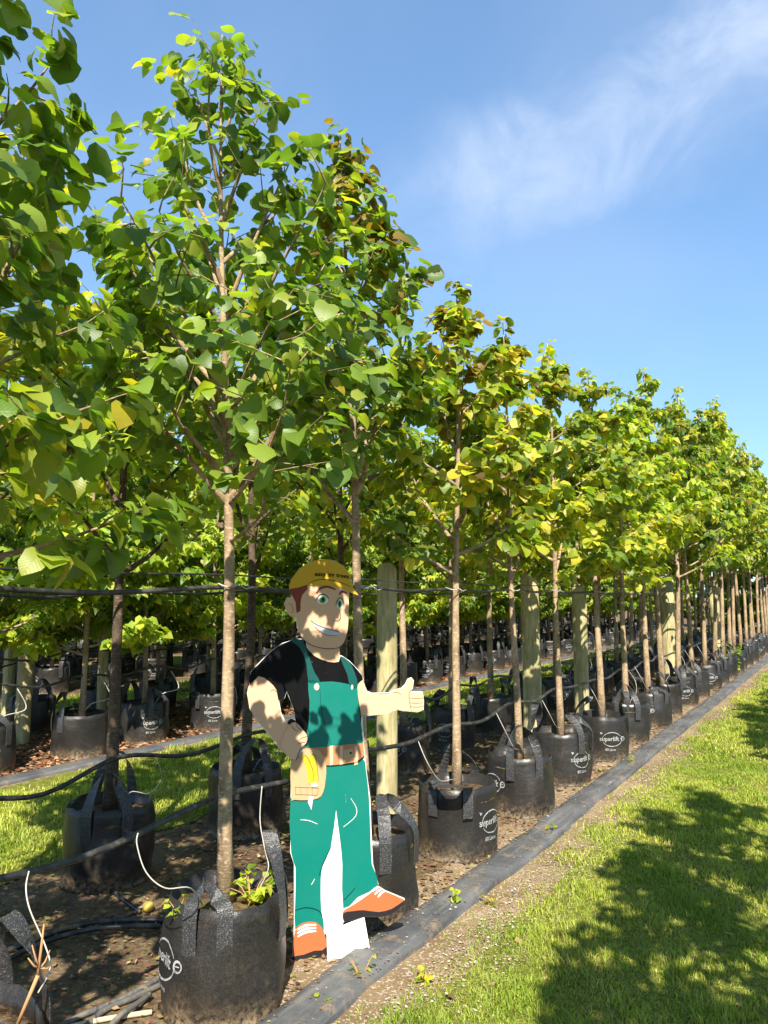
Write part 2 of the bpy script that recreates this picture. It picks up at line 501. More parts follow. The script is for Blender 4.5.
# grass blades
def grass(name, boxes, seed, label, gold=0.25):
    rg = np.random.default_rng(seed)
    VV, FF, TT = [], [], []; base = 0
    for (x0, x1, y0, y1, dens, h, w, ragx) in boxes:
        n = int(abs(x1 - x0) * (y1 - y0) * dens)
        x = rg.uniform(x0, x1, n); y = rg.uniform(y0, y1, n)
        # thin the turf out towards the bare edge and in worn patches
        keep = np.ones(n, bool)
        wob = 0.09 * np.sin(y * 1.7 + 1) + 0.06 * np.sin(y * 4.7) + 0.04 * np.sin(y * 11.1 + 2)
        if ragx:
            for e, sg in ragx:
                t = (x - e - wob) * sg
                keep &= rg.uniform(0, 1, n) < np.clip(t / 0.28 + 0.15, 0.0, 1.0)
        worn = np.sin(x * 3.1 + np.sin(y * 1.3) * 2) * np.sin(y * 2.3 + np.cos(x * 2.1)) + 0.5 * np.sin(x * 9 + y * 7)
        keep &= rg.uniform(0, 1, n) < np.clip(1.15 - 0.35 * worn, 0.35, 1)
        x, y, worn = x[keep], y[keep], worn[keep]; n = len(x)
        az = rg.uniform(0, 2 * np.pi, n)
        clump = 0.75 + 0.45 * np.sin(x * 11 + np.sin(y * 6)) * np.sin(y * 9.7 + np.sin(x * 8))
        hh = h * rg.uniform(0.45, 1.25, n) * np.clip(clump, 0.45, 1.3)
        ww = w * rg.uniform(0.7, 1.3, n)
        lean = rg.uniform(0.15, 0.95, n)
        lx, ly = np.cos(az) * lean * hh, np.sin(az) * lean * hh
        wa = az + np.pi / 2 + rg.normal(0, 0.5, n)
        wx, wy = np.cos(wa) * ww / 2, np.sin(wa) * ww / 2
        z0 = np.full(n, 0.004)
        v = np.empty((n, 5, 3))
        v[:, 0] = np.stack([x - wx, y - wy, z0], 1); v[:, 1] = np.stack([x + wx, y + wy, z0], 1)
        mx, my, mz = x + lx * 0.3, y + ly * 0.3, hh * 0.6
        v[:, 2] = np.stack([mx - wx * .8, my - wy * .8, mz], 1); v[:, 3] = np.stack([mx + wx * .8, my + wy * .8, mz], 1)
        v[:, 4] = np.stack([x + lx, y + ly, hh * (1.0 - 0.25 * lean)], 1)
        f = np.array([[0, 1, 3], [0, 3, 2], [2, 3, 4]])[None] + (np.arange(n) * 5)[:, None, None] + base
        base += n * 5
        mixv = np.clip(0.42 + 0.30 * worn + 0.18 * np.sin(x * 1.9 + 2 * np.sin(y * 0.8)) + rg.normal(0, 0.22, n), 0, 1)
        dry = (rg.uniform(0, 1, n) < gold * np.clip(0.3 + 0.5 * worn, 0.05, 1))
        c = (1 - mixv)[:, None] * np.array([0.19, 0.28, 0.028]) + mixv[:, None] * np.array([0.50, 0.53, 0.075])
        c[dry] = np.array([0.40, 0.33, 0.14]) * rg.uniform(0.7, 1.1, (dry.sum(), 1))
        VV.append(v.reshape(-1, 3)); FF.append(f.reshape(-1, 3)); TT.append(np.repeat(c, 5, axis=0))
    me = mesh_tris(name, np.concatenate(VV), np.concatenate(FF), False, np.concatenate(TT))
    o = add_obj(name, me, None, [M['grass']])
    return set_props(o, label, 'grass', None, 'stuff')


E1 = [(-1.63, 1)]
grass('grass', [(-1.64, 0.70, 1.2, 4.6, 16000, 0.043, 0.0042, E1),
                (-1.64, 0.60, 4.6, 8.0, 9000, 0.045, 0.0058, E1),
                (-1.64, 0.20, 8.0, 14.0, 3600, 0.055, 0.009, E1),
                (-1.64, 0.0, 14.0, 30.0, 1200, 0.06, 0.015, E1),
                (-1.74, -1.40, 1.4, 12.0, 1100, 0.032, 0.005, None)], 5,
      'mown sunlit grass with tree shadows in the near alley at the right')
E2 = [(-4.16, -1), (-6.06, 1)]
grass('grass', [(-6.15, -4.05, 1.5, 8.0, 4600, 0.06, 0.0075, E2),
                (-6.15, -4.05, 8.0, 16.0, 2200, 0.065, 0.011, E2),
                (-6.15, -4.05, 16.0, 30.0, 700, 0.07, 0.018, E2)], 6,
      'strip of bright grass between the first bed and the bed behind')
grass('grass', [(-10.6, -8.8, 4.0, 26.0, 900, 0.08, 0.016, None)], 7,
      'far strip of grass glimpsed between trunks behind the second bed')


# leaf litter and bark chips lying in the beds
def litter(name, boxes, seed, label, pal, z0=0.012):
    rg = np.random.default_rng(seed); pal = np.array(pal)
    VV, FF, TT = [], [], []; base = 0
    for (x0, x1, y0, y1, dens, sz) in boxes:
        n = int((x1 - x0) * (y1 - y0) * dens)
        x = rg.uniform(x0, x1, n); y = rg.uniform(y0, y1, n); a = rg.uniform(0, 6.283, n)
        L = sz * rg.uniform(0.4, 1.3, n); Wd = L * rg.uniform(0.25, 0.8, n)
        dx, dy = np.cos(a), np.sin(a); tilt = rg.normal(0, 0.4, (n, 4)) * Wd[:, None] * 0.6
        v = np.empty((n, 4, 3))
        for k, (p, q) in enumerate(((-.5, -.15), (.05, -.5), (.5, .1), (-.05, .5))):
            v[:, k, 0] = x + dx * L * p - dy * Wd * q; v[:, k, 1] = y + dy * L * p + dx * Wd * q
            v[:, k, 2] = z0 + np.abs(tilt[:, k])
        f = np.array([[0, 1, 2], [0, 2, 3]])[None] + (np.arange(n) * 4)[:, None, None] + base; base += 4 * n
        c = pal[rg.integers(0, len(pal), n)] * rg.uniform(0.6, 1.3, (n, 1))
        VV.append(v.reshape(-1, 3)); FF.append(f.reshape(-1, 3)); TT.append(np.repeat(c, 4, axis=0))
    me = mesh_tris(name, np.concatenate(VV), np.concatenate(FF), False, np.concatenate(TT))
    return set_props(add_obj(name, me, None, [M['litter']]), label, 'leaf litter', None, 'stuff')


BROWN = [(0.16, 0.09, 0.045), (0.26, 0.16, 0.08), (0.09, 0.055, 0.03), (0.36, 0.25, 0.13), (0.20, 0.10, 0.05), (0.22, 0.2, 0.06)]
litter('leaf_litter', [(-4.1, -1.95, 0.6, 6.0, 520, 0.032), (-4.1, -1.95, 6.0, 16, 200, 0.05)], 3,
       'brown fallen leaves and chips under the front bed of trees', BROWN)
RED = [(0.22, 0.085, 0.04), (0.34, 0.16, 0.08), (0.12, 0.05, 0.028), (0.42, 0.26, 0.15)]
litter('leaf_litter', [(-8.7, -6.35, 2.5, 9.0, 900, 0.06), (-8.7, -6.35, 9.0, 20, 220, 0.09)], 4,
       'reddish bark chips under the bed beyond the grass strip', RED)
litter('leaf_litter', [(-1.6, 0.6, 1.5, 12.0, 9, 0.05)], 14, 'scattered dry leaves lying on the near lawn', [(0.30, 0.2, 0.09), (0.42, 0.33, 0.12), (0.2, 0.12, 0.06)])
STONE = [(0.42, 0.34, 0.24), (0.52, 0.46, 0.37), (0.26, 0.18, 0.11), (0.20, 0.13, 0.07)]
litter('gravel', [(-1.66, -1.30, 1.4, 8.0, 3200, 0.014), (-1.66, -1.3, 8.0, 20.0, 900, 0.02)], 8,
       'loose grit and crumbs on the bare edge beside the grass', STONE)['category'] = 'gravel'


litter('gravel', [(-1.945, -1.90, 0.5, 14, 1500, 0.016), (-1.93, -1.77, 0.5, 14, 260, 0.014), (-1.80, -1.76, 0.5, 14, 900, 0.014)], 18,
       'soil crumbs and bits of bark spilled onto the near matting', BROWN + STONE, 0.051)['category'] = 'soil'


# weed matting laid over edging boards
def matting(name, xc, y0, y1, hw, hgt, label, seed, dy=0.08):
    ny = int((y1 - y0) / dy); prof = [(-1.05, -0.02), (-0.99, 0.7), (-0.9, 0.96), (-0.35, 0.93), (0.25, 0.98), (0.84, 1.03), (0.96, 0.95), (1.0, 0.35), (1.03, -0.02)]
    V, F = [], []; k = len(prof)
    for j in range(ny + 1):
        y = y0 + (y1 - y0) * j / ny
        c = xc + 0.03 * nz(y * 0.5, seed) + 0.02 * nz(y * 1.9, seed + 2); wv = 1 + 0.10 * nz(y * 0.9, seed + 7)
        for i, (a, b) in enumerate(prof):
            z = hgt * b * (1 + 0.12 * nz(y * 1.1, seed, i * 0.4)) + (0.005 * nz(y * 6, i * 1.1, seed) + 0.004 * nz(y * 15, i * 2.1, seed)) * (b > 0.3)
            V.append((c + a * hw * wv + 0.014 * nz(y * 4, i * 2.0, seed), y, z))
    for j in range(ny):
        for i in range(k - 1):
            a = j * k + i; F.append((a, a + 1, a + k + 1, a + k))
    g = Geo(); g.add(V, F)
    return set_props(g.build(name, [M['mat']]), label, 'weed mat')


matting('weed_mat', -1.85, -0.5, 34, 0.097, 0.048, 'grey weed matting strip running along the front bed edge', 1)
matting('weed_mat', -6.28, 1.0, 30, 0.10, 0.04, 'grey matting strip along the bed beyond the grass', 9, 0.2)

# ------------------------------------------------------------------ leaves and trees
# outline of half a lime leaf, x out from the midrib, y along it
L_HI = dict(mid=[(0.0, 0.0), (0.10, 0.005), (0.28, 0.008), (0.48, 0.0), (0.68, -0.02), (0.84, -0.05), (0.97, -0.09)],
            side=[(0.18, -0.09, 0.02), (0.375, -0.035, 0.05), (0.485, 0.16, 0.07), (0.475, 0.38, 0.065), (0.42, 0.60, 0.04), (0.27, 0.79, 0.0)])


def leaf_hi():
    V = [(0, y, z) for y, z in L_HI['mid']]; F = []
    for s in (1, -1):
        b = len(V); V += [(s * (x + 0.014 * (-1) ** k), y, z) for k, (x, y, z) in enumerate(L_HI['side'])]
        t = []
        for i in range(5): t += [(i, b + i, b + i + 1), (i, b + i + 1, i + 1)]
        t.append((5, b + 5, 6))
        F += [q if s == 1 else (q[0], q[2], q[1]) for q in t]
    V = np.array(V); return V, np.array(F), V[:, :2].copy()


def leaf_lo():
    V = np.array([(0, 0, 0), (0, .5, 0), (0, 1.02, -.12), (.40, 0.02, .09), (.44, .48, .10), (-.40, .02, .09), (-.44, .48, .10)])
    F = np.array([(0, 3, 1), (3, 4, 1), (1, 4, 2), (0, 1, 5), (5, 1, 6), (1, 2, 6)])
    return V, F, V[:, :2].copy()


def leaf_lobed():      # maple-like, for the finer trees behind
    V = np.array([(0, 0, 0), (0, .45, 0), (0, 1.0, -.15), (.30, .12, .03), (.62, .30, -.03), (.22, .50, .05), (-.30, .12, .03), (-.62, .30, -.03), (-.22, .50, .05)])
    F = np.array([(0, 3, 1), (3, 4, 1), (4, 5, 1), (1, 5, 2), (0, 1, 6), (6, 1, 7), (7, 1, 8), (1, 2, 8)])
    return V, F, V[:, :2].copy()


TEMPL = dict(hi=leaf_hi(), lo=leaf_lo(), lobed=leaf_lobed())


def frames(D, N):
    Y = D / np.linalg.norm(D, axis=1, keepdims=True)
    Z = N - Y * (N * Y).sum(1, keepdims=True); Z /= np.linalg.norm(Z, axis=1, keepdims=True) + 1e-9
    X = np.cross(Y, Z); return X, Y, Z


def leaf_mesh(name, P, D, N, S, T, templ, rg):
    tv, tf, tuv = TEMPL[templ]; n = len(P); X, Y, Z = frames(D, N)
    curl = rg.uniform(0.2, 1.9, n)[:, None, None]; wid = rg.uniform(0.85, 1.15, n)[:, None, None]
    cup = rg.uniform(-0.75, 0.75, n)[:, None, None]; bend = rg.uniform(-0.55, 0.08, n)[:, None, None]; tws = rg.normal(0, 0.28, n)[:, None, None]
    ph = rg.uniform(0, 6.28, n)[:, None, None]; wav = rg.uniform(0.0, 0.16, n)[:, None, None]
    tx, ty, tz = tv[None, :, 0:1], tv[None, :, 1:2], tv[None, :, 2:3]
    zz = tz * curl + cup * tx ** 2 + bend * ty ** 2 + tws * tx * ty + wav * np.abs(tx) * np.sin(7 * ty + ph + np.sign(tx))
    V = P[:, None] + S[:, None, None] * (tx * wid * X[:, None] + ty * Y[:, None] + zz * Z[:, None])
    F = tf[None] + (np.arange(n) * len(tv))[:, None, None]
    return mesh_tris(name, V.reshape(-1, 3), F.reshape(-1, 3), True, np.repeat(T, len(tv), axis=0), np.tile(tuv, (n, 1)))


PALETTES = dict(
    lime=[(0.097, 0.176, 0.025), (0.146, 0.235, 0.029), (0.210, 0.293, 0.035), (0.280, 0.335, 0.038), (0.077, 0.141, 0.025)],
    gold=[(0.180, 0.255, 0.028), (0.260, 0.321, 0.031), (0.358, 0.374, 0.038), (0.133, 0.214, 0.028), (0.452, 0.405, 0.042)],
    fresh=[(0.247, 0.340, 0.038), (0.329, 0.399, 0.044), (0.192, 0.286, 0.033), (0.412, 0.440, 0.052)],
    deep=[(0.086, 0.157, 0.023), (0.124, 0.205, 0.028), (0.174, 0.253, 0.031), (0.239, 0.303, 0.038)])
YELLOW = np.array([0.44, 0.38, 0.035]); BRONZE = np.array([0.19, 0.125, 0.022])


def grow(seed, H=4.2, z0=1.72, rad=0.72, nlimb=15, nleaf=1500, lsize=0.105, palette='lime', bronze=0.0, lean=(0, 0), trunk_r=0.036,
         limbs_extra=(), yellow=0.05, base_z=0.0, slender=1.0, el0=(34, 54)):
    """Skeleton and leaves of one young standard tree, base at the origin."""
    rn = random.Random(seed); rg = np.random.default_rng(seed)
    npt = 16; tp = []
    ph = rn.uniform(0, 6.28)
    for i in range(npt):
        t = i / (npt - 1); z = base_z + (H - base_z) * t
        w = 0.022 * min(1, t * 4)
        tp.append(Vector((lean[0] * t + w * math.sin(t * 7 + ph) * 0.7, lean[1] * t + w * math.cos(t * 6 + ph * 1.7) * 0.7, z)))
    tr = [trunk_r * (1.28 if i == 0 else 1.06 if i == 1 else 1.0) * max(0.10, (1 - 0.92 * (i / (npt - 1)) ** 1.25)) for i in range(npt)]

    def trunk_at(z):
        t = max(0, min(0.999, (z - base_z) / (H - base_z))) * (npt - 1); i = int(t); return tp[i].lerp(tp[i + 1], t - i)
    limbs = []; leaf_pts = []       # (point, twig direction)

    def twig(p, d, L, r):
        pts = [p]; dd = d.normalized(); n = max(3, int(L / 0.06))
        for k in range(n):
            dd = (dd + Vector((rn.gauss(0, .10), rn.gauss(0, .10), rn.gauss(0.0, .10) - 0.01))).normalized()
            pts.append(pts[-1] + dd * (L / n))
            leaf_pts.append((pts[-1].copy(), dd.copy(), 1.0))
        return pts, [r * (1 - 0.75 * k / n) for k in range(n + 1)]

    def limb(p, az, el, L, r, bare=0.18):
        d = Vector((math.cos(az) * math.cos(el), math.sin(az) * math.cos(el), math.sin(el)))
        pts = [p]; n = max(4, int(L / 0.09)); subs = []
        for k in range(n):
            d = (d + Vector((rn.gauss(0, .07), rn.gauss(0, .07), rn.gauss(0.035, .06)))).normalized()
            pts.append(pts[-1] + d * (L / n))
            if k > bare * n:
                side = Vector((-d.y, d.x, 0)) * (1 if k % 2 else -1) + Vector((0, 0, rn.uniform(-.35, .45)))
                tl = (0.13 + 0.28 * (1 - k / n)) * rn.uniform(0.7, 1.25) * min(1.15, L + 0.25)
                subs.append(twig(pts[-1], d * 0.6 + side.normalized(), tl, max(0.0022, r * 0.34)))
                leaf_pts.append((pts[-1].copy(), d.copy(), 1.0))
        limbs.append((pts, [max(0.0025, r * (1 - 0.85 * k / n)) for k in range(n + 1)], subs))

    for (z, *rest_) in limbs_extra: limb(trunk_at(z), *rest_)
    az = rn.uniform(0, 6.28)
    for i in range(nlimb):
        t = (i + rn.uniform(-.3, .3)) / nlimb; t = max(0, min(0.97, t))
        z = z0 + (H - 0.18 - z0) * t
        az += 2.4 + rn.uniform(-.4, .4)
        prof = 0.80 + 0.2 * t / 0.18 if t < 0.18 else 0.91 * (1 - (t - 0.18) / 0.82) ** 1.35 + 0.09
        el = R(rn.uniform(*el0) + 18 * t)
        L = rad * prof * rn.uniform(0.85, 1.2) / math.cos(el) * slender
        limb(trunk_at(z), az, el, min(L, 1.25), 0.014 * (1 - 0.65 * t) + 0.003)
    for k in range(14):
        z = H - 0.62 + 0.62 * k / 13; leaf_pts.append((trunk_at(min(z, H - 0.01)), Vector((0, 0, 1)), 0.85))
    # leaves
    LP = np.array([p for p, d, s in leaf_pts]); LD = np.array([d for p, d, s in leaf_pts])
    rep = max(1.0, nleaf / len(LP))
    idx = np.repeat(np.arange(len(LP)), int(math.ceil(rep)))
    rg.shuffle(idx); idx = idx[:nleaf]; n = len(idx)
    outv = LP[idx].copy(); outv[:, 0] -= lean[0]; outv[:, 1] -= lean[1]; outv[:, 2] = 0
    rr = np.linalg.norm(outv, axis=1, keepdims=True); outv /= (rr + 0.05)
    azr = rg.uniform(0, 2 * np.pi, n); rnd = np.stack([np.cos(azr), np.sin(azr), rg.normal(0, .3, n)], 1)
    D = 0.5 * LD[idx] * np.array([1, 1, 0.3]) + rnd * 0.9 + outv * 0.45; D[:, 2] -= rg.uniform(0.15, 0.85, n)
    Dn = D / np.linalg.norm(D, axis=1, keepdims=True)
    petiole = rg.uniform(0.015, 0.06, n)
    P = LP[idx] + Dn * petiole[:, None] + rg.normal(0, 0.016, (n, 3))
    N = np.zeros((n, 3)); N[:, 2] = 0.85; N += outv * 0.42 + rg.normal(0, 0.36, (n, 3))
    S = lsize * rg.uniform(0.55, 1.28, n)
    hgt = (P[:, 2] - z0) / (H - z0)
    S *= np.where(hgt > 0.8, 0.82, 1.0)
    pal = np.array(PALETTES[palette]); T = pal[rg.integers(0, len(pal), n)] * rg.uniform(0.82, 1.2, (n, 1))
    grp = np.sin(P[:, 0] * 5.1 + seed) * np.sin(P[:, 1] * 4.7 + seed * 1.3) * np.sin(P[:, 2] * 4.3 + seed * 0.7)
    T *= (1.0 + 0.45 * grp)[:, None]
    y = rg.uniform(0, 1, n) < yellow * np.clip(0.5 + 4.0 * grp, 0.1, 4)
    T[y] = YELLOW * rg.uniform(0.6, 1.1, (y.sum(), 1))
    if bronze:
        b = rg.uniform(0, 1, n) < bronze * np.clip((hgt - 0.25) * 1.5, 0, 1)
        T[b] = BRONZE * rg.uniform(0.55, 1.3, (b.sum(), 1))
    return dict(trunk=(tp, tr), limbs=limbs, leaves=(P, D, N, S, T), rg=rg)


def limb_geo(g, limb, sides=5, mi=0):
    pts, rad, subs = limb
    g.tube(pts, rad, sides, mi, False)
    for p, r in subs: g.tube(p[::2] if len(p) > 4 else p, r[::2] if len(p) > 4 else r, 3, mi, False)


# leaf variants shared by all single leaves of the near trees
leaf_variants = {}
for pname, pal in PALETTES.items():
    cols = [np.array(c) for c in pal] * 5 + [YELLOW * 0.9, YELLOW * .7, BRONZE, BRONZE, BRONZE * 0.7, BRONZE * .7]
    rgv = np.random.default_rng(77)
    ms = []
    for c in cols:
        me = leaf_mesh('leaf', np.zeros((1, 3)), np.array([[0, 1., 0]]), np.array([[0, 0, 1.]]), np.ones(1), np.array([c * rgv.uniform(.85, 1.15)]), 'hi', rgv)
        me.materials.append(M['leaf']); ms.append((c, me))
    leaf_variants[pname] = ms


def cam_px(P):
    """pixel positions and depth of world points"""
    Q = (P - np.array(EYE)) @ np.array(CM); z = -Q[:, 2]
    zz = np.where(z > 0.05, z, 0.05)
    return W / 2 + FPX * Q[:, 0] / zz, H / 2 - FPX * Q[:, 1] / zz, z


def near_tree(loc, label, group, singles, palette='lime', bark='bark', templ='hi', **kw):
    root = set_props(empty('lime_tree', loc), label, 'tree', group)
    t = grow(palette=palette, **kw)
    g = Geo(); g.tube(*t['trunk'], 10); g.build('trunk', [M[bark]], root)
    for lb in t['limbs']:
        g = Geo(); limb_geo(g, lb, 6); g.build('branch', [M[bark]], root)
    P, D, N, S, T = t['leaves']; Wd = P + np.array(loc)
    px, py, z = cam_px(Wd)
    ok = (z > 0.4) & (px > -8) & (px < W + 8) & (py > -8) & (py < H + 8)
    score = np.where(ok, S / np.maximum(z, .4) * np.clip(1.2 - (z - np.linalg.norm(np.array(loc[:2]))) * 0.9, 0.3, 2.0), -1)
    order = np.argsort(-score); pick = [i for i in order[:singles] if score[i] > 0]
    rest = np.ones(len(P), bool); rest[pick] = False
    me = leaf_mesh('crown', P[rest], D[rest], N[rest], S[rest], T[rest], templ, t['rg'])
    set_props(add_obj('crown', me, root, [M['leaf']]), kind='stuff')
    X, Y, Z = frames(D, N); vs = leaf_variants[palette]; cols = np.array([c for c, _ in vs])
    for i in pick:
        k = np.argsort(((cols - T[i]) ** 2).sum(1))[:5]
        o = bpy.data.objects.new('leaf', vs[int(k[i % 5])][1]); COL.objects.link(o); o.parent = root
        s = float(S[i]); mtx = Matrix.Identity(4)
        for c, a in enumerate((X[i] * s, Y[i] * s, Z[i] * s)):
            for r_ in range(3): mtx[r_][c] = a[r_]
        mtx.translation = Vector(P[i]); o.matrix_basis = mtx
    return root


SOIL = 0.365


def proto_tree(seed, bark, templ, **kw):
    t = grow(seed, **kw)
    g = Geo(); g.tube(*t['trunk'], 8)
    for lb in t['limbs']: limb_geo(g, lb, 4)
    tm = g.mesh('trunk'); tm.materials.append(M[bark])
    P, D, N, S, T = t['leaves']
    cm = leaf_mesh('crown', P, D, N, S, T, templ, t['rg']); cm.materials.append(M['leaf'])
    return tm, cm


def far_tree(name, proto, loc, rz, sc, label, group, tilt=(0, 0)):
    root = set_props(empty(name, loc, rz), label, 'tree', group)
    root.rotation_euler = (tilt[0], tilt[1], rz); root.scale = (sc[0], sc[0], sc[1])
    a = bpy.data.objects.new('trunk', proto[0]); COL.objects.link(a); a.parent = root
    b = bpy.data.objects.new('crown', proto[1]); COL.objects.link(b); b.parent = root; b['kind'] = 'stuff'
    return root


# ------------------------------------------------------------------ grow bags
BR, BH = 0.262, 0.425


def bag_body(seed):
    n = 44; zs = [0.0, 0.012, 0.04, 0.09, 0.15, 0.21, 0.27, 0.33, 0.38, 0.425]
    V, F = [], []

    def rad(z, a):
        c, s = math.cos(a), math.sin(a)
        r = BR * (0.955 + 0.06 * math.sin(math.pi * min(1, z / BH * 0.9 + 0.08)))
        r += 0.030 * nz(c * 1.3 + seed, s * 1.3, z * 3) + 0.012 * nz(c * 3.5, s * 3.5 + seed, z * 9)
        r += 0.006 * nz(c * 2 + 5, s * 2 + seed, z * 38) * (1.0 if z < 0.12 or z > 0.3 else 0.5)
        if z < 0.01: r += 0.012 + 0.012 * nz(c * 4, s * 4, seed)
        return r

    def rim(a): return 0.016 * nz(math.cos(a) * 2 + seed * 3, math.sin(a) * 2) + 0.010 * nz(math.cos(a) * 6, math.sin(a) * 6, seed)
    for z in zs:
        for k in range(n):
            a = 2 * math.pi * k / n; zz = z + (rim(a) * (z / BH) ** 4)
            if z < 0.02: zz = z + max(0, 0.012 * nz(math.cos(a) * 5, math.sin(a) * 5, seed + 9))
            r = rad(z, a); V.append((r * math.cos(a), r * math.sin(a), zz))
    for k in range(n):
        a = 2 * math.pi * k / n; r = rad(BH, a) - 0.006; V.append((r * math.cos(a), r * math.sin(a), BH + rim(a) + 0.001))
    for k in range(n):
        a = 2 * math.pi * k / n; r = rad(0.33, a) - 0.012; V.append((r * math.cos(a), r * math.sin(a), 0.32))
    rows = len(zs) + 2
    for j in range(rows - 1):
        for k in range(n):
            k2 = (k + 1) % n; F.append((j * n + k, j * n + k2, (j + 1) * n + k2, (j + 1) * n + k))
    F.append(tuple(range(n - 1, -1, -1)))
    return V, F


def soil_disc(seed):
    n, V, F = 22, [(0, 0, SOIL + 0.02)], []
    for j, r in enumerate((0.08, 0.16, 0.225, BR - 0.012)):
        for k in range(n):
            a = 2 * math.pi * k / n
            V.append((r * math.cos(a), r * math.sin(a), SOIL + 0.022 * nz(r * 9 * math.cos(a), r * 9 * math.sin(a), seed) - 0.03 * (j == 3)))
    for k in range(n): F.append((0, 1 + k, 1 + (k + 1) % n))
    for j in range(3):
        for k in range(n):
            k2 = (k + 1) % n; F.append((1 + j * n + k, 1 + (j + 1) * n + k, 1 + (j + 1) * n + k2, 1 + j * n + k2))
    return V, F


def strap_geo(pts, wds, w, th=0.004):
    V, F = [], []; n = len(pts)
    for i in range(n):
        d = (pts[min(i + 1, n - 1)] - pts[max(i - 1, 0)]).normalized()
        x = (wds[i] - d * wds[i].dot(d)).normalized(); nn = x.cross(d)
        for sx, sn in ((-1, -1), (1, -1), (1, 1), (-1, 1)):
            V.append(pts[i] + x * (sx * w / 2) + nn * (sn * th / 2))
    for i in range(n - 1):
        for k in range(4):
            k2 = (k + 1) % 4; F.append((i * 4 + k, i * 4 + k2, (i + 1) * 4 + k2, (i + 1) * 4 + k))
    F.append((3, 2, 1, 0)); F.append(tuple(range((n - 1) * 4, n * 4)))
    return V, F


def handle_geo(a, h, lean, skew, dl=0.42, w=0.064):
    """a sewn-on webbing loop: flat on the bag at both ends, twisted over in the arch"""
    def pol(an, r, z): return Vector((r * math.cos(an), r * math.sin(an), z))
    P, Wd = [], []
    tan = lambda an: Vector((-math.sin(an), math.cos(an), 0))
    radv = lambda an: Vector((math.cos(an), math.sin(an), 0))
    r0 = BR + 0.012
    ctrl = [(a - dl, r0, 0.265, 0), (a - dl, r0 + 0.004, 0.35, 0), (a - dl, r0 - 0.004, 0.435, 0.0),
            (a - dl * 0.82 + skew * .3, r0 - 0.02 - lean * .35, 0.435 + h * 0.55, 0.35),
            (a - dl * 0.3 + skew, r0 - 0.03 - lean, 0.435 + h * 0.98, 0.9),
            (a + dl * 0.3 + skew, r0 - 0.03 - lean, 0.435 + h, 0.9),
            (a + dl * 0.82 + skew * .3, r0 - 0.02 - lean * .35, 0.435 + h * 0.5, 0.35),
            (a + dl, r0 - 0.004, 0.435, 0.0), (a + dl, r0 + 0.004, 0.35, 0), (a + dl, r0, 0.265, 0)]
    pts = catmull([pol(c[0], c[1], max(c[2], 0.05)) for c in ctrl], 3)
    for i, p in enumerate(pts):
        j = i / 3; k = min(int(j), len(ctrl) - 2); t = j - k
        tw = ctrl[k][3] * (1 - t) + ctrl[k + 1][3] * t; an = math.atan2(p.y, p.x)
        Wd.append(tan(an) * (1 - tw) + radv(an) * tw)
    return strap_geo(pts, Wd, w)


def text_2d(s, size):
    cu = bpy.data.curves.new('t', 'FONT'); cu.body = s; cu.size = size; cu.align_x = 'CENTER'; cu.resolution_u = 3
    cu.offset = size * 0.018
    o = bpy.data.objects.new('t', cu); COL.objects.link(o)
    dg = bpy.context.evaluated_depsgraph_get(); dg.update()
    me = o.evaluated_get(dg).to_mesh()
    V = [(v.co.x, v.co.y) for v in me.vertices]; F = [tuple(p.vertices) for p in me.polygons]
    o.evaluated_get(dg).to_mesh_clear(); bpy.data.objects.remove(o); bpy.data.curves.remove(cu)
    return V, F


def ring_2d(cx, cy, rx, ry, a0, a1, w, n=30):
    V, F = [], []
    for i in range(n + 1):
        a = a0 + (a1 - a0) * i / n; ww = w * (0.45 + 0.55 * math.sin(math.pi * i / n))
        V += [(cx + (rx - ww) * math.cos(a), cy + (ry - ww) * math.sin(a)), (cx + rx * math.cos(a), cy + ry * math.sin(a))]
        if i: F.append((2 * i - 2, 2 * i - 1, 2 * i + 1, 2 * i))
    return V, F


PRINT_2D = []
tv, tf = text_2d('superlift', 0.070); PRINT_2D.append(([(x - 0.012, y + 0.215) for x, y in tv], tf))
PRINT_2D.append(ring_2d(0.02, 0.232, 0.118, 0.082, R(25), R(170), 0.009))
PRINT_2D.append(ring_2d(0.02, 0.232, 0.118, 0.082, R(200), R(368), 0.009))
PRINT_2D.append(([(-0.108, 0.288), (-0.088, 0.305), (-0.122, 0.314)], [(0, 1, 2)]))          # arrow head
PRINT_2D.append(ring_2d(0.152, 0.238, 0.027, 0.027, 0, 2 * math.pi, 0.012, 20))                # small globe mark
PRINT_2D.append(([(0.140, 0.236), (0.164, 0.236), (0.164, 0.241), (0.140, 0.241)], [(0, 1, 2, 3)]))
tv, tf = text_2d('80 Litre', 0.040); PRINT_2D.append(([(x, y + 0.105) for x, y in tv], tf))


def print_geo(seed):
    g = Geo()
    V, F = bag_body(seed); n = 44
    zs = [0.0, 0.012, 0.04, 0.09, 0.15, 0.21, 0.27, 0.33, 0.38, 0.425]
    rows = [[math.hypot(V[j * n + k][0], V[j * n + k][1]) for k in range(n)] for j in range(len(zs))]

    def surf(a, z):
        t = (a % (2 * math.pi)) / (2 * math.pi) * n; k = int(t) % n; ft = t - int(t)
        j = max(i for i in range(len(zs) - 1) if zs[i] <= z); fz = (z - zs[j]) / (zs[j + 1] - zs[j])
        q = lambda jj: rows[jj][k] * (1 - ft) + rows[jj][(k + 1) % n] * ft
        # chord of the faceted wall, plus a hair
        r = q(j) * (1 - fz) + q(j + 1) * fz
        return r + 0.0022
    for V2, F2 in PRINT_2D:
        V3 = []
        for x, y in V2:
            x, y = x * 0.84, 0.205 + (y - 0.215) * 0.84
            a = x / BR; r = surf(a, y); V3.append((r * math.cos(a), r * math.sin(a), y))
        g.add(V3, F2, 0, False)
    return g


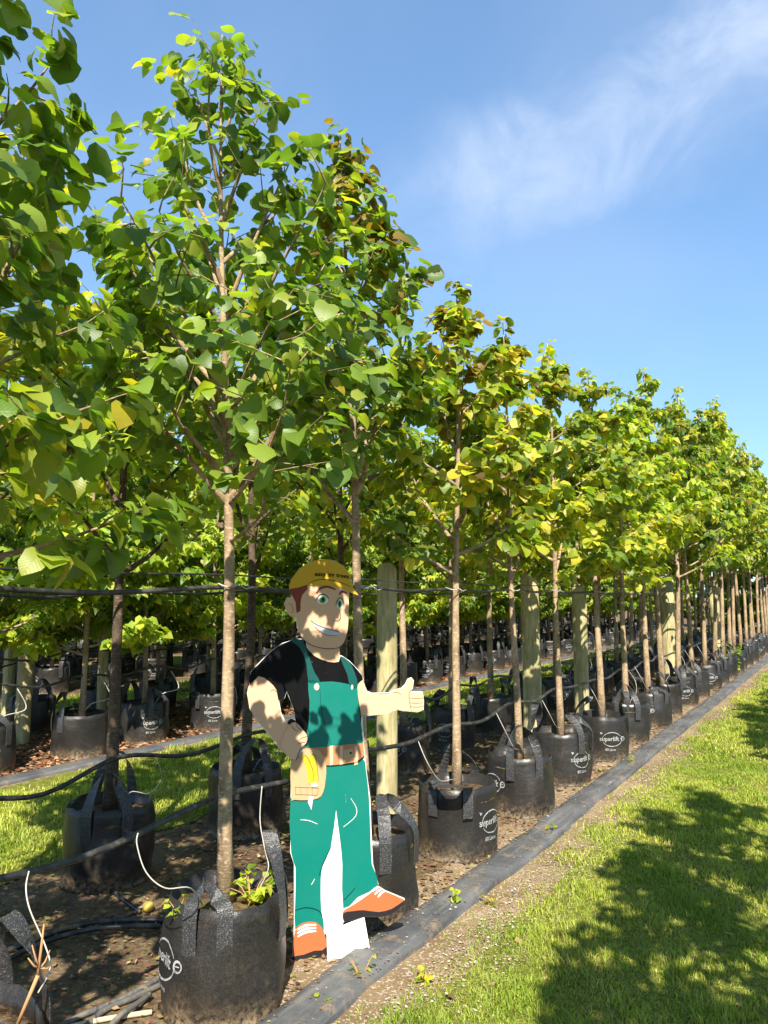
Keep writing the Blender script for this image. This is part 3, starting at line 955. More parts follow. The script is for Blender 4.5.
BAG_VARIANTS = []
hv = [((0.95, 0.045, 0.10, -0.35, 0.27), (2.67, 0.20, 0.05, 0.0, 0.36)), ((1.6, 0.19, -0.02, 0.1), (1.5 + math.pi, 0.15, 0.12, 0.0)),
      ((0.4, 0.13, 0.14, -0.2), (0.5 + math.pi, 0.20, 0.02, 0.12)), ((2.1, 0.17, 0.05, 0.2), (2.0 + math.pi, 0.05, -0.16, 0.1)),
      ((1.2, 0.21, 0.0, -0.1), (1.2 + math.pi, 0.18, 0.08, -0.1))]
for k, hs in enumerate(hv):
    g = Geo(); g.add(*bag_body(3.7 * k + 1)); body = g.mesh('bag_wall'); body.materials.append(M['bag'])
    g = Geo(); g.add(*soil_disc(k)); soil = g.mesh('soil'); soil.materials.append(M['potting'])
    handles = []
    for h in hs:
        g = Geo(); g.add(*handle_geo(*h), 0, False); hm = g.mesh('handle'); hm.materials.append(M['webbing']); handles.append(hm)
    pm = print_geo(3.7 * k + 1).mesh('print'); pm.materials.append(M['print'])
    # one joined mesh for bags too small to show their parts
    g = Geo()
    g.add(*bag_body(3.7 * k + 1)); g.add(*soil_disc(k), 1)
    for h in hs: g.add(*handle_geo(*h), 2, False)
    pg = print_geo(3.7 * k + 1); g.add(pg.v, pg.f, 3, False)
    jm = g.mesh('grow_bag')
    for x in ('bag', 'potting', 'webbing', 'print'): jm.materials.append(M[x])
    BAG_VARIANTS.append((body, soil, handles, pm, jm))


def grow_bag(x, y, var, face, label, group, detail=True, sc=1.0, tilt=(0, 0)):
    """face: direction (radians) the print looks to, measured from the direction towards the camera"""
    to_cam = math.atan2(EYE.y - y, EYE.x - x); rz = to_cam + face
    body, soil, handles, pm, jm = BAG_VARIANTS[var % len(BAG_VARIANTS)]
    if detail:
        root = empty('grow_bag', (x, y, 0), rz)
        for nm, me in (('bag_wall', body), ('soil', soil), ('handle', handles[0]), ('handle', handles[1]), ('print', pm)):
            o = bpy.data.objects.new(nm, me); COL.objects.link(o); o.parent = root
    else:
        root = bpy.data.objects.new('grow_bag', jm); COL.objects.link(root); root.location = (x, y, 0); root.rotation_euler = (0, 0, rz)
    root.scale = (sc, sc, 1.0)
    root.rotation_euler = (tilt[0], tilt[1], rz)
    return set_props(root, label, 'grow bag', group)


# ------------------------------------------------------------------ front bed
ORD = ['first', 'second', 'third', 'fourth', 'fifth', 'sixth', 'seventh', 'eighth', 'ninth', 'tenth', 'eleventh', 'twelfth', 'thirteenth',
       'fourteenth', 'fifteenth', 'sixteenth', 'seventeenth', 'eighteenth', 'nineteenth', 'twentieth', 'twenty-first', 'twenty-second',
       'twenty-third', 'twenty-fourth', 'twenty-fifth', 'twenty-sixth', 'twenty-seventh', 'twenty-eighth', 'twenty-ninth', 'thirtieth'] + ['thirty-' + w for w in
       ('first', 'second', 'third', 'fourth', 'fifth', 'sixth', 'seventh', 'eighth', 'ninth')]
rnd = random.Random(2024)
def toward(px, py, ref):          # azimuth of a picture direction at a tree, used for tree limbs
    return 0
CR = Vector((math.cos(YAW), math.sin(YAW)))       # camera right on the ground
AZ_R = math.atan2(CR.y, CR.x); AZ_L = AZ_R + math.pi; AZ_C = AZ_R - math.pi / 2

protos_lime = [proto_tree(100 + k, 'bark', 'lo', H=4.1 - SOIL, z0=1.32, el0=(8, 42), rad=0.66, nlimb=18, nleaf=1750, lsize=0.086,
                          palette=('lime', 'gold', 'gold', 'fresh')[k % 4], bronze=(0.14, 0.08, 0.05, 0.1)[k % 4], yellow=0.05) for k in range(6)]
protos_back = [proto_tree(200 + k, 'bark_pale', ('lobed', 'lo', 'lobed')[k % 3], H=4.2 - SOIL, z0=0.62, rad=0.90, nlimb=26, nleaf=4600, lsize=0.092, el0=(2, 30),
                          palette=('lime', 'fresh', 'fresh', 'lime')[k % 4], yellow=0.04, trunk_r=0.03) for k in range(5)]

protos_side = [proto_tree(150 + k, 'bark', 'lo', H=4.1 - SOIL, z0=1.36, el0=(12, 42), rad=0.62, nlimb=15, nleaf=1100, lsize=0.10, palette='lime') for k in range(3)]
near_cfg = {
    0: dict(seed=11, H=4.3 - SOIL, z0=1.40, rad=0.46, nlimb=19, nleaf=1600, lsize=0.074, palette='lime', yellow=0.10, trunk_r=0.036,
            limbs_extra=[(1.30, AZ_R + .1, R(10), 0.62, .014), (1.5, AZ_R - .5, R(16), 0.6, .013), (1.8, AZ_R + .5, R(25), 0.5, .012)]),
    1: dict(seed=23, H=4.12 - SOIL, z0=1.62, rad=0.66, nlimb=24, nleaf=1750, lsize=0.074, palette='lime', yellow=0.03, trunk_r=0.0295,
            limbs_extra=[(1.62, AZ_L + .3, R(38), 0.75, .016), (1.64, AZ_R - .3, R(42), 0.9, .017), (1.95, AZ_L - .2, R(62), 0.75, .014),
                         (1.46, R(-22), R(7), 0.90, .010, .55), (1.62, R(-26), R(16), 0.95, .011, .55), (1.80, R(-12), R(24), 0.85, .011, .5), (1.9, R(-36), R(24), 0.90, .011, .5)]),
    2: dict(seed=37, H=4.25 - SOIL, z0=1.6, rad=0.58, nlimb=16, nleaf=1750, lsize=0.075, palette='lime', yellow=0.05, bronze=0.5, trunk_r=0.030),
    3: dict(seed=41, H=3.75 - SOIL, z0=1.36, el0=(12, 42), rad=0.62, nlimb=16, nleaf=1800, lsize=0.076, palette='gold', yellow=0.05, bronze=0.4, trunk_r=0.029),
    4: dict(seed=59, H=3.8 - SOIL, z0=1.32, el0=(8, 42), rad=0.66, nlimb=17, nleaf=1950, lsize=0.082, palette='gold', yellow=0.04, bronze=0.12, trunk_r=0.028),
    5: dict(seed=61, H=3.95 - SOIL, z0=1.32, el0=(8, 42), rad=0.70, nlimb=17, nleaf=2050, lsize=0.082, palette='gold', yellow=0.045, bronze=0.1, trunk_r=0.030),
    6: dict(seed=73, H=3.95 - SOIL, z0=1.32, el0=(8, 42), rad=0.72, nlimb=17, nleaf=2100, lsize=0.082, palette='gold', yellow=0.05, bronze=0.15, trunk_r=0.034),
    7: dict(seed=83, H=4.0 - SOIL, z0=1.32, el0=(8, 42), rad=0.74, nlimb=18, nleaf=2200, lsize=0.082, palette='fresh', yellow=0.05, bronze=0.1, trunk_r=0.034)}
SING = {0: 300, 1: 300, 2: 300, 3: 300, 4: 240, 5: 200, 6: 140, 7: 100}
tree_lab = {0: 'nearest large leaved tree cut off by the left picture edge', 1: 'tall slim tree beside the cutout figure, in the nearest lettered bag',
            2: 'tree with bronze topmost leaves standing directly behind the cutout figure', 3: 'tree with bronze tinted crown just right of the cutout thumb',
            4: 'tree in front of the thick mossy post, second right of the cutout'}
bag_lab = {0: 'black bag cut off at the bottom left corner, strap flopped over', 1: 'nearest full black grow bag, left of the cutout legs',
           2: 'black grow bag half hidden behind the cutout legs', 3: 'black grow bag right of the cutout with lettering at its right edge',
           4: 'second grow bag right of the cutout, before the thick post'}
FACE = {0: -0.5, 1: -1.22, 2: 2.4, 3: 0.98, 4: -1.05, 5: 0.70, 6: 0.30, 7: 2.0, 8: -0.35, 9: -0.4, 10: 0.3, 11: -0.4, 12: 0.2}
VARB = {0: 0, 1: 0, 2: 1, 3: 3, 4: 4, 5: 2, 6: 1, 7: 4, 8: 0, 9: 3}
row1 = []
for i in range(-1, 25):
    u = ROW_U0 + STEP * i + (rnd.uniform(-.05, .05) if i > 3 else -.18 if i == 0 else .05 if i == 1 else 0)
    x = V_ROW[0] + (rnd.uniform(-.04, .04) if i not in (1, 0) else 0)
    row1.append((i, x, u))
    k = i - 2
    lab = tree_lab.get(i) or (('%s tree right of the cutout figure in the front row' % ORD[k - 1]) if k > 0 else 'front row tree beyond the left picture edge')
    blab = bag_lab.get(i) or (('%s black grow bag right of the cutout in the front row' % ORD[k - 1]) if k > 0 else 'front row grow bag beyond the left picture edge')
    if i in near_cfg:
        cfg = dict(near_cfg[i]); ln = (rnd.uniform(-.10, .10), rnd.uniform(-.10, .10))
        ln = {1: (-0.09 * CR.x, -0.09 * CR.y), 2: (-0.16 * CR.x, -0.16 * CR.y)}.get(i, ln)
        near_tree((x, u, SOIL), lab, 'trees of the front row', SING[i], lean=ln, **cfg)
    else:
        s = 1.0 + 0.36 * max(0, min(1, (u - 8) / 9)) + rnd.uniform(-.06, .06)
        far_tree('lime_tree', protos_lime[i % 6], (x, u, SOIL), rnd.uniform(0, 6.28), (min(s, 1.12), s), lab, 'trees of the front row', (rnd.uniform(-.03, .03), rnd.uniform(-.03, .03)))
    grow_bag(x + (0.02 if i == 0 else 0), u + (0.17 if i == 0 else 0), VARB.get(i, rnd.randrange(5)), FACE.get(i, rnd.uniform(-2.2, 2.2)), blab, 'grow bags of the front row', i < 12,
             0.93 + 0.05 * rnd.random() if i != 1 else 0.91)

row2 = []
for i in range(0, 25):
    u = 3.13 + STEP * (i - 1) + rnd.uniform(-.05, .05); x = V_ROW[1] + rnd.uniform(-.05, .05)
    row2.append((i, x, u))
    if i < 5:
        lab = ['second row tree beyond the left edge, behind the nearest tree', 'dark trunked second row tree left of the nearest trunk',
               'second row tree behind the nearest trunk with pale yellow green leaves', 'second row tree whose bag is hidden behind the cutout figure',
               'second row tree seen between the cutout hand and the next trunk'][i]
        blab = ['black bag at the left edge behind the corner bag', 'black grow bag with upright strap, left of the nearest trunk',
                'shaded black grow bag directly behind the nearest trunk', 'shaded second row grow bag behind the cutout figure',
                'second row grow bag seen below the cutout hand'][i]
    else:
        lab = 'second row tree behind the %s front row tree right of the cutout' % ORD[i - 4]
        blab = 'second row grow bag behind the %s front row bag right of the cutout' % ORD[i - 4]
    if i < 4:
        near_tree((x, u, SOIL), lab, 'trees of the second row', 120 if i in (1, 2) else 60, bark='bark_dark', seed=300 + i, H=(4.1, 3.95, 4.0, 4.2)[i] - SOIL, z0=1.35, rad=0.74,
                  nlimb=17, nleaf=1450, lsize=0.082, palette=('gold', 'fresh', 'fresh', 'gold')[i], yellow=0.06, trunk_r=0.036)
    else:
        s = 0.98 + 0.22 * max(0, min(1, (u - 9) / 7)) + rnd.uniform(-.03, .03)
        far_tree('lime_tree', protos_lime[(i * 5 + 2) % 6], (x, u, SOIL), rnd.uniform(0, 6.28), (min(s, 1.08), s), lab, 'trees of the second row', (rnd.uniform(-.03, .03), rnd.uniform(-.03, .03)))
    grow_bag(x, u, (1, 4, 2, 0, 3)[i % 5], rnd.uniform(1.5, 4.5) if i < 3 else rnd.uniform(-2.5, 2.5), blab, 'grow bags of the second row', i < 7, 0.94)

# the beds further back
beds = [((-6.75, -8.2), 3.30, 36, 0.97, 'the bed beyond the grass strip', 'trees of the second bed'),
        ((-11.3, -12.8), 4.0, 36, 1.06, 'the third bed far behind', 'trees of the third bed'),
        ((-16.0, -17.5), 6.0, 30, 1.25, 'the fourth bed at the back', 'trees of the fourth bed')]
for bi, (rows, u0, cnt, step, where, grp) in enumerate(beds):
    for ri, xr in enumerate(rows):
        for i in range(cnt):
            u = u0 + i * step + 0.45 * ri + rnd.uniform(-.06, .06); x = xr + rnd.uniform(-.06, .06)
            if bi == 0 and ri == 0: u = 4.24 + 0.955 * (i - 1) + rnd.uniform(-.03, .03)
            # skip what the photograph cannot show at all
            k = cam_px(np.array([[x, u, 1.0]]))
            if k[2][0] < 1 or k[0][0] < -90 or k[0][0] > W + 60: continue
            s = rnd.uniform(0.94, 1.06) + 0.05 * bi
            row_word = 'front' if ri == 0 else 'rear'
            if bi == 0 and ri == 0 and i < 4:
                lab = ['pale trunked tree at the left edge beyond the grass strip', 'pale trunked tree left of the dark trunk, beyond the grass strip',
                       'white trunked tree between the dark and nearest trunks, beyond the grass', 'tree beyond the grass strip, seen just left of the nearest trunk'][i]
                bl = ['grey black bag at the left edge beyond the grass strip', 'lettered grow bag beyond the grass, left of the dark trunk',
                      'grow bag beyond the grass between the dark and nearest trunks', 'grow bag beyond the grass just left of the nearest trunk'][i]
            else:
                lab = 'slender pale trunked tree in the %s row of %s' % (row_word, where)
                bl = 'dusty black grow bag in the %s row of %s' % (row_word, where)
                if bi == 0:
                    lab = '%s tree from the left in the %s row beyond the grass strip' % (ORD[i], row_word)
                    bl = '%s bag from the left in the %s row beyond the grass strip' % (ORD[i], row_word)
            far_tree('young_tree', protos_back[(i * 3 + ri * 2 + bi) % 5], (x, u, SOIL), rnd.uniform(0, 6.28), (s, s), lab, grp + (' rear row' if ri else ' front row'),
                     (rnd.uniform(-.03, .03), rnd.uniform(-.03, .03)))
            fc = {0: 0.75, 1: 0.0, 2: 2.5}.get(i, rnd.uniform(-1.2, 1.2)) if bi == 0 and ri == 0 else rnd.uniform(-2.6, 2.6)
            grow_bag(x, u, rnd.randrange(5), fc, bl, 'grow bags of ' + where + (', rear row' if ri else ', front row'), bi == 0 and ri == 0 and i < 4, rnd.uniform(0.97, 1.05))

# the row across the grass: it stands behind the viewer and throws the shadows on the lawn
for i in range(27):
    u = -6.3 + STEP * i + rnd.uniform(-.12, .12); x = 0.93 + rnd.uniform(-.06, .06)
    s = rnd.uniform(0.92, 1.08)
    if i in (10, 11): continue
    far_tree('lime_tree', protos_side[i % 3], (x, u, SOIL), rnd.uniform(0, 6.28), (s * 1.05, s * 1.03), 'tree in the row across the grass, beside the viewer', 'trees of the row beside the viewer')
    grow_bag(x, u, i, rnd.uniform(0, 6), 'grow bag in the row across the grass, beside the viewer', 'grow bags of the row beside the viewer', False)

# tall shelter trees closing the view
protos_big = [proto_tree(400 + k, 'bark_dark', 'lo', H=8.0, z0=0.25, rad=1.5, nlimb=42, nleaf=9000, el0=(-5, 30), lsize=0.15, palette=('deep', 'lime')[k], yellow=0.03, trunk_r=0.11) for k in range(2)]
sh = 0
for (x, u) in [(-1.7, 28.6), (-3.1, 28.9), (-4.6, 40), (-6.6, 42), (-9, 43), (-11.5, 43), (-14, 43.5), (-17, 44)]:
    far_tree('shelter_tree', protos_big[sh % 2], (x, u, 0), rnd.uniform(0, 6.28), (1.0, rnd.uniform(.72, .84)), '%s dark leafy shelter tree from the right closing the far row end' % ORD[sh], 'shelter trees at the far end'); sh += 1
for k in range(22):
    far_tree('shelter_tree', protos_big[k % 2], (-20.2 + rnd.uniform(-.6, .6), 3 + k * 1.7, 0), rnd.uniform(0, 6.28), (1.0, rnd.uniform(.66, .8)),
             'dark leafy shelter tree in the hedge behind all beds', 'shelter hedge behind the beds')

# ------------------------------------------------------------------ posts
def post(x, y, h, r, label, seed, lean=0.0, dome=False):
    n, V, F = 18, [], []; zs = [-0.05, 0.15, 0.5, 0.9, 1.3, h - 0.03, h]
    for j, z in enumerate(zs):
        for k in range(n):
            a = 2 * math.pi * k / n
            rr = r * (1 + 0.11 * nz(math.cos(a) * 2, math.sin(a) * 2 + seed, z * .7)) * (1 - 0.05 * z / h) * (0.97 if j == len(zs) - 1 else 1)
            V.append((rr * math.cos(a) + lean * z, rr * math.sin(a), z + (0.05 * math.cos(a + seed) if z == h else 0)))
    for j in range(len(zs) - 1):
        for k in range(n):
            k2 = (k + 1) % n; F.append((j * n + k, j * n + k2, (j + 1) * n + k2, (j + 1) * n + k))
    g = Geo(); g.add(V, F); g.add(V[-n:], [tuple(range(n))], 0, False); o = g.build('wooden_post', [M['post']]); o.location = (x, y, 0)
    return set_props(o, label, 'post', 'round posts in the beds')


def at_px(px, v):      # point on the ground line x = v seen at picture column px (taken on the horizon)
    d = px_dir(px, 595); t = (v - EYE.x) / d.x
    return EYE.y + d.y * t


post(-2.62, at_px(387, -2.62), 1.76, 0.068, 'dappled round post right of the cutout figure', 1)
post(-2.55, at_px(530, -2.55), 1.74, 0.088, 'thick mossy round post behind the second bag right of the cutout', 2)
post(-2.58, at_px(579, -2.58), 1.72, 0.08, 'round post behind the fourth front row bag right of the cutout', 3)
post(-2.52, at_px(667, -2.52), 1.9, 0.115, 'thick shaded post far along the front row', 4)
post(-2.55, at_px(716, -2.55), 1.85, 0.11, 'pale post near the far end of the front row', 5, -0.03)
for (px, v, h, r, lab) in [(29, -7.75, 1.75, 0.082, 'pale sunlit post at the left beyond the grass strip'),
                           (106, -7.6, 1.6, 0.06, 'greenish post right behind the dark second row trunk'),
                           (13, -9.0, 1.7, 0.07, 'dim post at the far left edge behind the pale post'),
                           (165, -12.0, 1.6, 0.07, 'short pale post far behind, left of the nearest trunk'),
                           (143, -12.2, 1.6, 0.06, 'thin far post between two lettered bags at the left')]:
    post(v, at_px(px, v), h, r, lab, px)

# ------------------------------------------------------------------ irrigation
def pipe_run(name, pts, r, mat, label, cat, sides=7, sub=5):
    g = Geo(); g.tube(catmull(pts, sub), r, sides); return set_props(g.build(name, [M[mat]]), label, cat)


def row_pipe(rowpts, dz, z, r, sag, label, seed, name='irrigation_pipe', mat='pipe', side=0.05, y0=-0.6):
    pts = []
    us = [y0] + [u for _, _, u in rowpts if u > y0 + .3]; xs = [rowpts[0][1]] + [x for _, x, u in rowpts if u > y0 + .3]
    for k, (u, x) in enumerate(zip(us, xs)):
        pts.append((x - side, u, z + 0.05 * nz(k * 1.7, seed)))
        if k < len(us) - 1:
            um = (u + us[k + 1]) / 2; pts.append((x - side + 0.03 * nz(k, seed + 3), um, z - sag * (0.4 + 0.9 * abs(nz(k * 2.3, seed + 6))) + 0.04 * nz(k * 1.7, seed)))
    return pipe_run(name, pts, r, mat, label, 'pipe')


row_pipe(row1, 0, 1.635, 0.010, 0.03, 'black pipe strung at eye height along the front row trunks', 1, 'support_pipe', side=0.048)
row_pipe(row1, 0, 1.69, 0.004, 0.02, 'thin black wire above the pipe along the front row', 5, 'support_wire', side=0.052)
low = row_pipe(row1, 0, 0.775, 0.0125, 0.07, 'black irrigation pipe knee high along the front row bags', 2, side=0.062)
row_pipe(row2, 0, 0.66, 0.013, 0.10, 'black irrigation pipe along the second row bags', 3, side=-0.06)
row_pipe(row2, 0, 1.62, 0.009, 0.04, 'black support pipe at eye height along the second row', 4, 'support_pipe', side=-0.05)
r3 = [(i, -6.75, 3.3 + 0.955 * i) for i in range(20)]
row_pipe(r3, 0, 0.80, 0.012, 0.10, 'black irrigation pipe along the bed beyond the grass', 7, side=-0.06, y0=2.6)
row_pipe(r3, 0, 1.05, 0.010, 0.08, 'upper black pipe along the bed beyond the grass', 8, 'support_pipe', side=0.06, y0=2.6)
r4 = [(i, -8.2, 3.7 + 0.97 * i) for i in range(20)]
row_pipe(r4, 0, 0.85, 0.010, 0.10, 'black pipe in the rear row beyond the grass', 9, side=-0.06, y0=3.0)

# ties holding the trunks to the pipe
for (i, x, u) in row1:
    if 1 <= i <= 9:
        g = Geo(); pts = []
        for k in range(14):
            a = 2 * math.pi * k / 13; pts.append((x - 0.02 + 0.045 * math.cos(a), u + 0.04 * math.sin(a), 1.64 + 0.008 * math.sin(2 * a)))
        g.tube(pts, 0.0035, 5)
        g.tube([(x + 0.02, u + .03, 1.64), (x + .035, u + .05, 1.625), (x + .04, u + .09, 1.635)], 0.003, 4)
        lab = 'white tie round the %s trunk at pipe height' % ('nearest' if i == 1 else 'trunk behind the cutout' if i == 2 else ORD[i - 3] + ' front row' )
        if i == 2: lab = 'white tie round the trunk behind the cutout cap'
        if i > 2: lab += ' right of the cutout'
        set_props(g.build('trunk_tie', [M['tube']]), lab, 'tie', 'ties along the front row')


# white micro tubes from pipe to bag
def drip(pts, label, group='white drip tubes', r=0.0024):
    g = Geo(); g.tube(catmull(pts, 6), r, 6); return set_props(g.build('drip_tube', [M['tube']]), label, 'drip tube', group)


def cp(px, py, x):      # point on the vertical plane x = const seen at a pixel
    d = px_dir(px, py); t = (x - EYE.x) / d.x; return EYE + d * t


x1, u1 = V_ROW[0], ROW_U0 + STEP
drip([cp(138, 833, -2.21), cp(137, 845, -2.2), cp(146, 872, -2.17), cp(165, 888, -2.12), cp(190, 888, -2.08), (x1 - 0.02, u1 - 0.06, SOIL + .03)],
     'white drip tube arching into the nearest bag from the left')
drip([cp(29, 871, -2.21), cp(26, 888, -2.2), cp(30, 910, -2.17), cp(45, 945, -2.12), cp(50, 968, -2.08), cp(38, 993, -2.06)],
     'white drip tube hanging in an S curve at the left edge')
drip([cp(262, 786, -2.21), cp(260, 820, -2.2), cp(265, 850, -2.12), cp(268, 870, -2.08), (x1 + .10, u1 + 0.10, SOIL + .02)],
     'white drip tube dropping into the nearest bag beside its right handle')
for (i, x, u) in row1:
    if 3 <= i <= 14:
        s = rnd.choice((-1, 1)); w = rnd.uniform(0.25, 0.42)
        drip([(x - .06, u - s * w, 0.75), (x + .02, u - s * w * 1.05, 0.62), (x + .05, u - s * w * .8, 0.50), (x + .04, u - s * .12, 0.46), (x + .02, u - s * .07, SOIL + .02)],
             'white drip tube into the %s front row bag right of the cutout' % ORD[i - 3])
for (i, x, u) in row2:
    if 1 <= i <= 9:
        w = rnd.uniform(0.2, 0.4)
        drip([(x + .06, u + w, 0.62), (x + .08, u + w * 1.1, 0.5), (x + .1, u + w * .7, 0.44), (x + .05, u + .1, 0.46), (x + .02, u + .05, SOIL + .02)],
             ('white drip tube into the %s second row bag from the left' % ORD[i]))
for i in range(1, 4):
    u = 4.24 + 0.955 * (i - 1)
    drip([(-6.7, u + .25, 0.74), (-6.62, u + .3, 0.55), (-6.66, u + .1, 0.5), (-6.72, u + .04, SOIL + .02)], 'white drip tube into the %s bag from the left beyond the grass' % ORD[i], r=0.005)

# pipes lying on the ground at the lower left
G = px_ground
pipe_run('ground_pipe', [G(-30, 965, .016), G(20, 946, .016), G(60, 930, .018), G(100, 922, .016), G(150, 920, .016), G(190, 922, .016)], 0.015, 'pipe',
         'black pipe lying curved on the shaded ground left of the nearest bag', 'pipe')
pipe_run('ground_pipe', [G(-30, 985, .03), G(20, 953, .03), G(70, 934, .045), G(110, 927, .045), G(160, 926, .03)], 0.012, 'pipe',
         'second thinner black pipe lying beside the curved ground pipe', 'pipe')
pipe_run('ground_pipe', [G(55, 1030, .014), G(85, 1014, .014), G(120, 1000, .014), G(163, 976, .014)], 0.012, 'pipe_grey',
         'upper grey pipe of the bundle at the foot of the nearest bag', 'pipe')
pipe_run('ground_pipe', [G(80, 1032, .014), G(105, 1010, .014), G(135, 997, .014), G(170, 980, .014)], 0.012, 'pipe_grey',
         'middle grey pipe of the bundle at the foot of the nearest bag', 'pipe')
pipe_run('ground_pipe', [G(105, 1032, .03), G(122, 1014, .036), G(138, 1003, .036), G(150, 994, .03)], 0.011, 'pipe_grey',
         'short dark pipe end on the bundle by the nearest bag', 'pipe')
pipe_run('bamboo_cane', [G(50, 1032, .012), G(100, 1020, .013), G(152, 1012, .014)], 0.010, 'cane', 'pale broken cane lying before the pipe bundle', 'cane')
pipe_run('irrigation_pipe', [G(112, 890, .015), G(128, 903, .015), G(140, 912, .015)], 0.011, 'pipe', 'short black pipe stub in shade behind the nearest bag', 'pipe')
# dry upright seedling with side twigs
g = Geo(); b0 = G(36, 1000)
b0 = Vector((-2.02, b0.y, 0.40)); b0 = cp(38, 975, -2.05)
g.tube([b0, cp(41, 950, -2.05), cp(44, 924, -2.05)], [0.005, 0.004, 0.002], 5)
for q in ((28, 958), (53, 964), (32, 945), (50, 950)): g.tube([cp(40, 968, -2.05), cp((40 + q[0]) / 2, (968 + q[1]) / 2 + 3, -2.05), cp(q[0], q[1], -2.05)], [0.004, 0.003, 0.0015], 4)
g.tube([b0, (b0.x - .05, b0.y - .03, 0.37)], [0.006, 0.006], 5)
set_props(g.build('dead_seedling', [M['stick']]), 'dead orange brown seedling standing by the corner bag', 'dead plant')
# fallen round yellow fruit
g = Geo(); V, F = [], []
for j in range(7):
    for k in range(12):
        a = 2 * math.pi * k / 12; t = math.pi * j / 6; V.append((0.03 * math.sin(t) * math.cos(a), 0.03 * math.sin(t) * math.sin(a), 0.027 - 0.027 * math.cos(t) * (1 + .08 * math.cos(a))))
for j in range(6):
    for k in range(12): F.append((j * 12 + k, j * 12 + (k + 1) % 12, (j + 1) * 12 + (k + 1) % 12, (j + 1) * 12 + k))
g.add(V, F); o = g.build('fallen_fruit', [M['rind']]); o.location = G(148, 912, 0.0)
set_props(o, 'round yellow brown fruit lying in shade left of the nearest bag', 'fruit')


# ------------------------------------------------------------------ small weeds
def weed(loc, h, n, spread, size, label, seed, pal='fresh', stems=4):
    rg = np.random.default_rng(seed); rn = random.Random(seed)
    root = set_props(empty('weed', loc), label, 'weed', 'small weeds')
    g = Geo(); tips = []
    for s in range(stems):
        a = rn.uniform(0, 6.28); d = Vector((math.cos(a) * spread, math.sin(a) * spread, h * rn.uniform(.6, 1)))
        pts = [Vector((0, 0, -0.01)), d * 0.5 + Vector((0, 0, h * .1)), d]; g.tube(pts, [0.003, 0.002, 0.001], 4); tips += [pts[0].lerp(d, t) for t in np.linspace(.25, 1, 6)]
    g.build('stem', [M['stick']], root)
    P = np.array([tips[i % len(tips)] for i in range(n)]) + rg.normal(0, 0.008, (n, 3))
    az = rg.uniform(0, 6.28, n); D = np.stack([np.cos(az), np.sin(az), rg.uniform(-.2, .7, n)], 1); N = rg.normal(0, .3, (n, 3)); N[:, 2] += 1
    pl = np.array(PALETTES[pal]); T = pl[rg.integers(0, len(pl), n)] * 1.15
    set_props(add_obj('foliage', leaf_mesh('foliage', P, D, N, size * rg.uniform(.6, 1.3, n), T, 'lo', rg), root, [M['leaf']]), kind='stuff')


for k, (px, py, h, n, lab) in enumerate([(457, 912, 0.13, 26, 'small straggly weed on the dirt at the edge of the matting'), (361, 985, 0.12, 22, 'thin weed beside the matting below the cutout flap'),
                                         (544, 836, 0.10, 16, 'tiny weed on the matting beside the third bag'), (632, 768, 0.12, 18, 'small far weed on the matting edge'),
                                         (318, 1018, 0.07, 14, 'tiny weed at the bottom edge beside the matting'), (495, 905, 0.06, 12, 'tiny weed on bare dirt before the grass'),
                                         (425, 985, 0.07, 14, 'tiny weed between bare dirt and grass at the bottom')]):
    weed(G(px, py), h, n, 0.03 + 0.02 * (k % 3), 0.026, lab, k, 'gold')
weed((x1 + 0.09, u1 + 0.10, SOIL + .01), 0.10, 70, 0.085, 0.034, 'bright green weed growing in the nearest bag right of its trunk', 31, 'fresh', 9)
weed((x1 - 0.06, u1 - 0.15, SOIL + .01), 0.05, 30, 0.05, 0.026, 'low green weed in the nearest bag left of its trunk', 32, 'fresh', 6)
weed((-2.05, at_px(729, -2.05), 0.0), 0.75, 120, 0.22, 0.09, 'leafy weed beside the last front row bags', 33, 'lime', 9)

# ------------------------------------------------------------------ painted cutout figure
foot = px_ground(318, 957, 0.0)
nrm = Vector((EYE.x - foot.x, EYE.y - foot.y, 0)).normalized()      # faces the viewer
nrm = Matrix.Rotation(R(3), 3, 'Z') @ nrm
e_s = Vector((-nrm.y, nrm.x, 0)); CUT = foot.copy(); CUT.z = 0
cut = set_props(empty('cutout_figure', CUT, 0), 'painted board cutout of a worker in teal overalls and yellow cap giving a thumbs-up', 'cutout')


def on_board(px, py):
    d = px_dir(px, py); t = (CUT - EYE).dot(nrm) / d.dot(nrm); p = EYE + d * t - CUT
    return p.dot(e_s), p.z


def prism(polys, d0, d1):
    """polygon (with holes) on the board plane, from depth d0 to d1 along the facing normal"""
    loops = [[Vector((s, z, 0)) for s, z in pl] for pl in polys]
    flat = [p for l in loops for p in l]; n = len(flat)
    tris = tessellate_polygon(loops)
    P = lambda p, d: tuple(e_s * p.x + nrm * d + Vector((0, 0, p.y)))
    V = [P(p, d1) for p in flat] + [P(p, d0) for p in flat]; F = []
    for t in tris:
        a, b, c = (flat[i] for i in t)
        ccw = (b.x - a.x) * (c.y - a.y) - (b.y - a.y) * (c.x - a.x) > 0
        t = tuple(t) if ccw else tuple(reversed(t))
        # e_s x z has direction of  ... keep the front face towards the viewer
        F.append(t); F.append(tuple(i + n for i in reversed(t)))
    b = 0
    for l in loops:
        k = len(l)
        for i in range(k):
            j = (i + 1) % k; F.append((b + i, b + j, b + j + n, b + i + n))
        b += k
    return V, F


def tr_pts(pts, ox, oy, sc): return [(ox + x / sc, oy + y / sc) for x, y in pts]


def Fc(*p): return tr_pts(p, 270, 550, 7.68)
def Tc(*p): return tr_pts(p, 240, 630, 5.908)
def Rc(*p): return tr_pts(p, 340, 640, 7.68)
def Pc(*p): return tr_pts(p, 280, 730, 7.68)
def Sc(*p): return tr_pts(p, 280, 850, 5.908)
def Lc(*p): return tr_pts(p, 220, 740, 3.49)


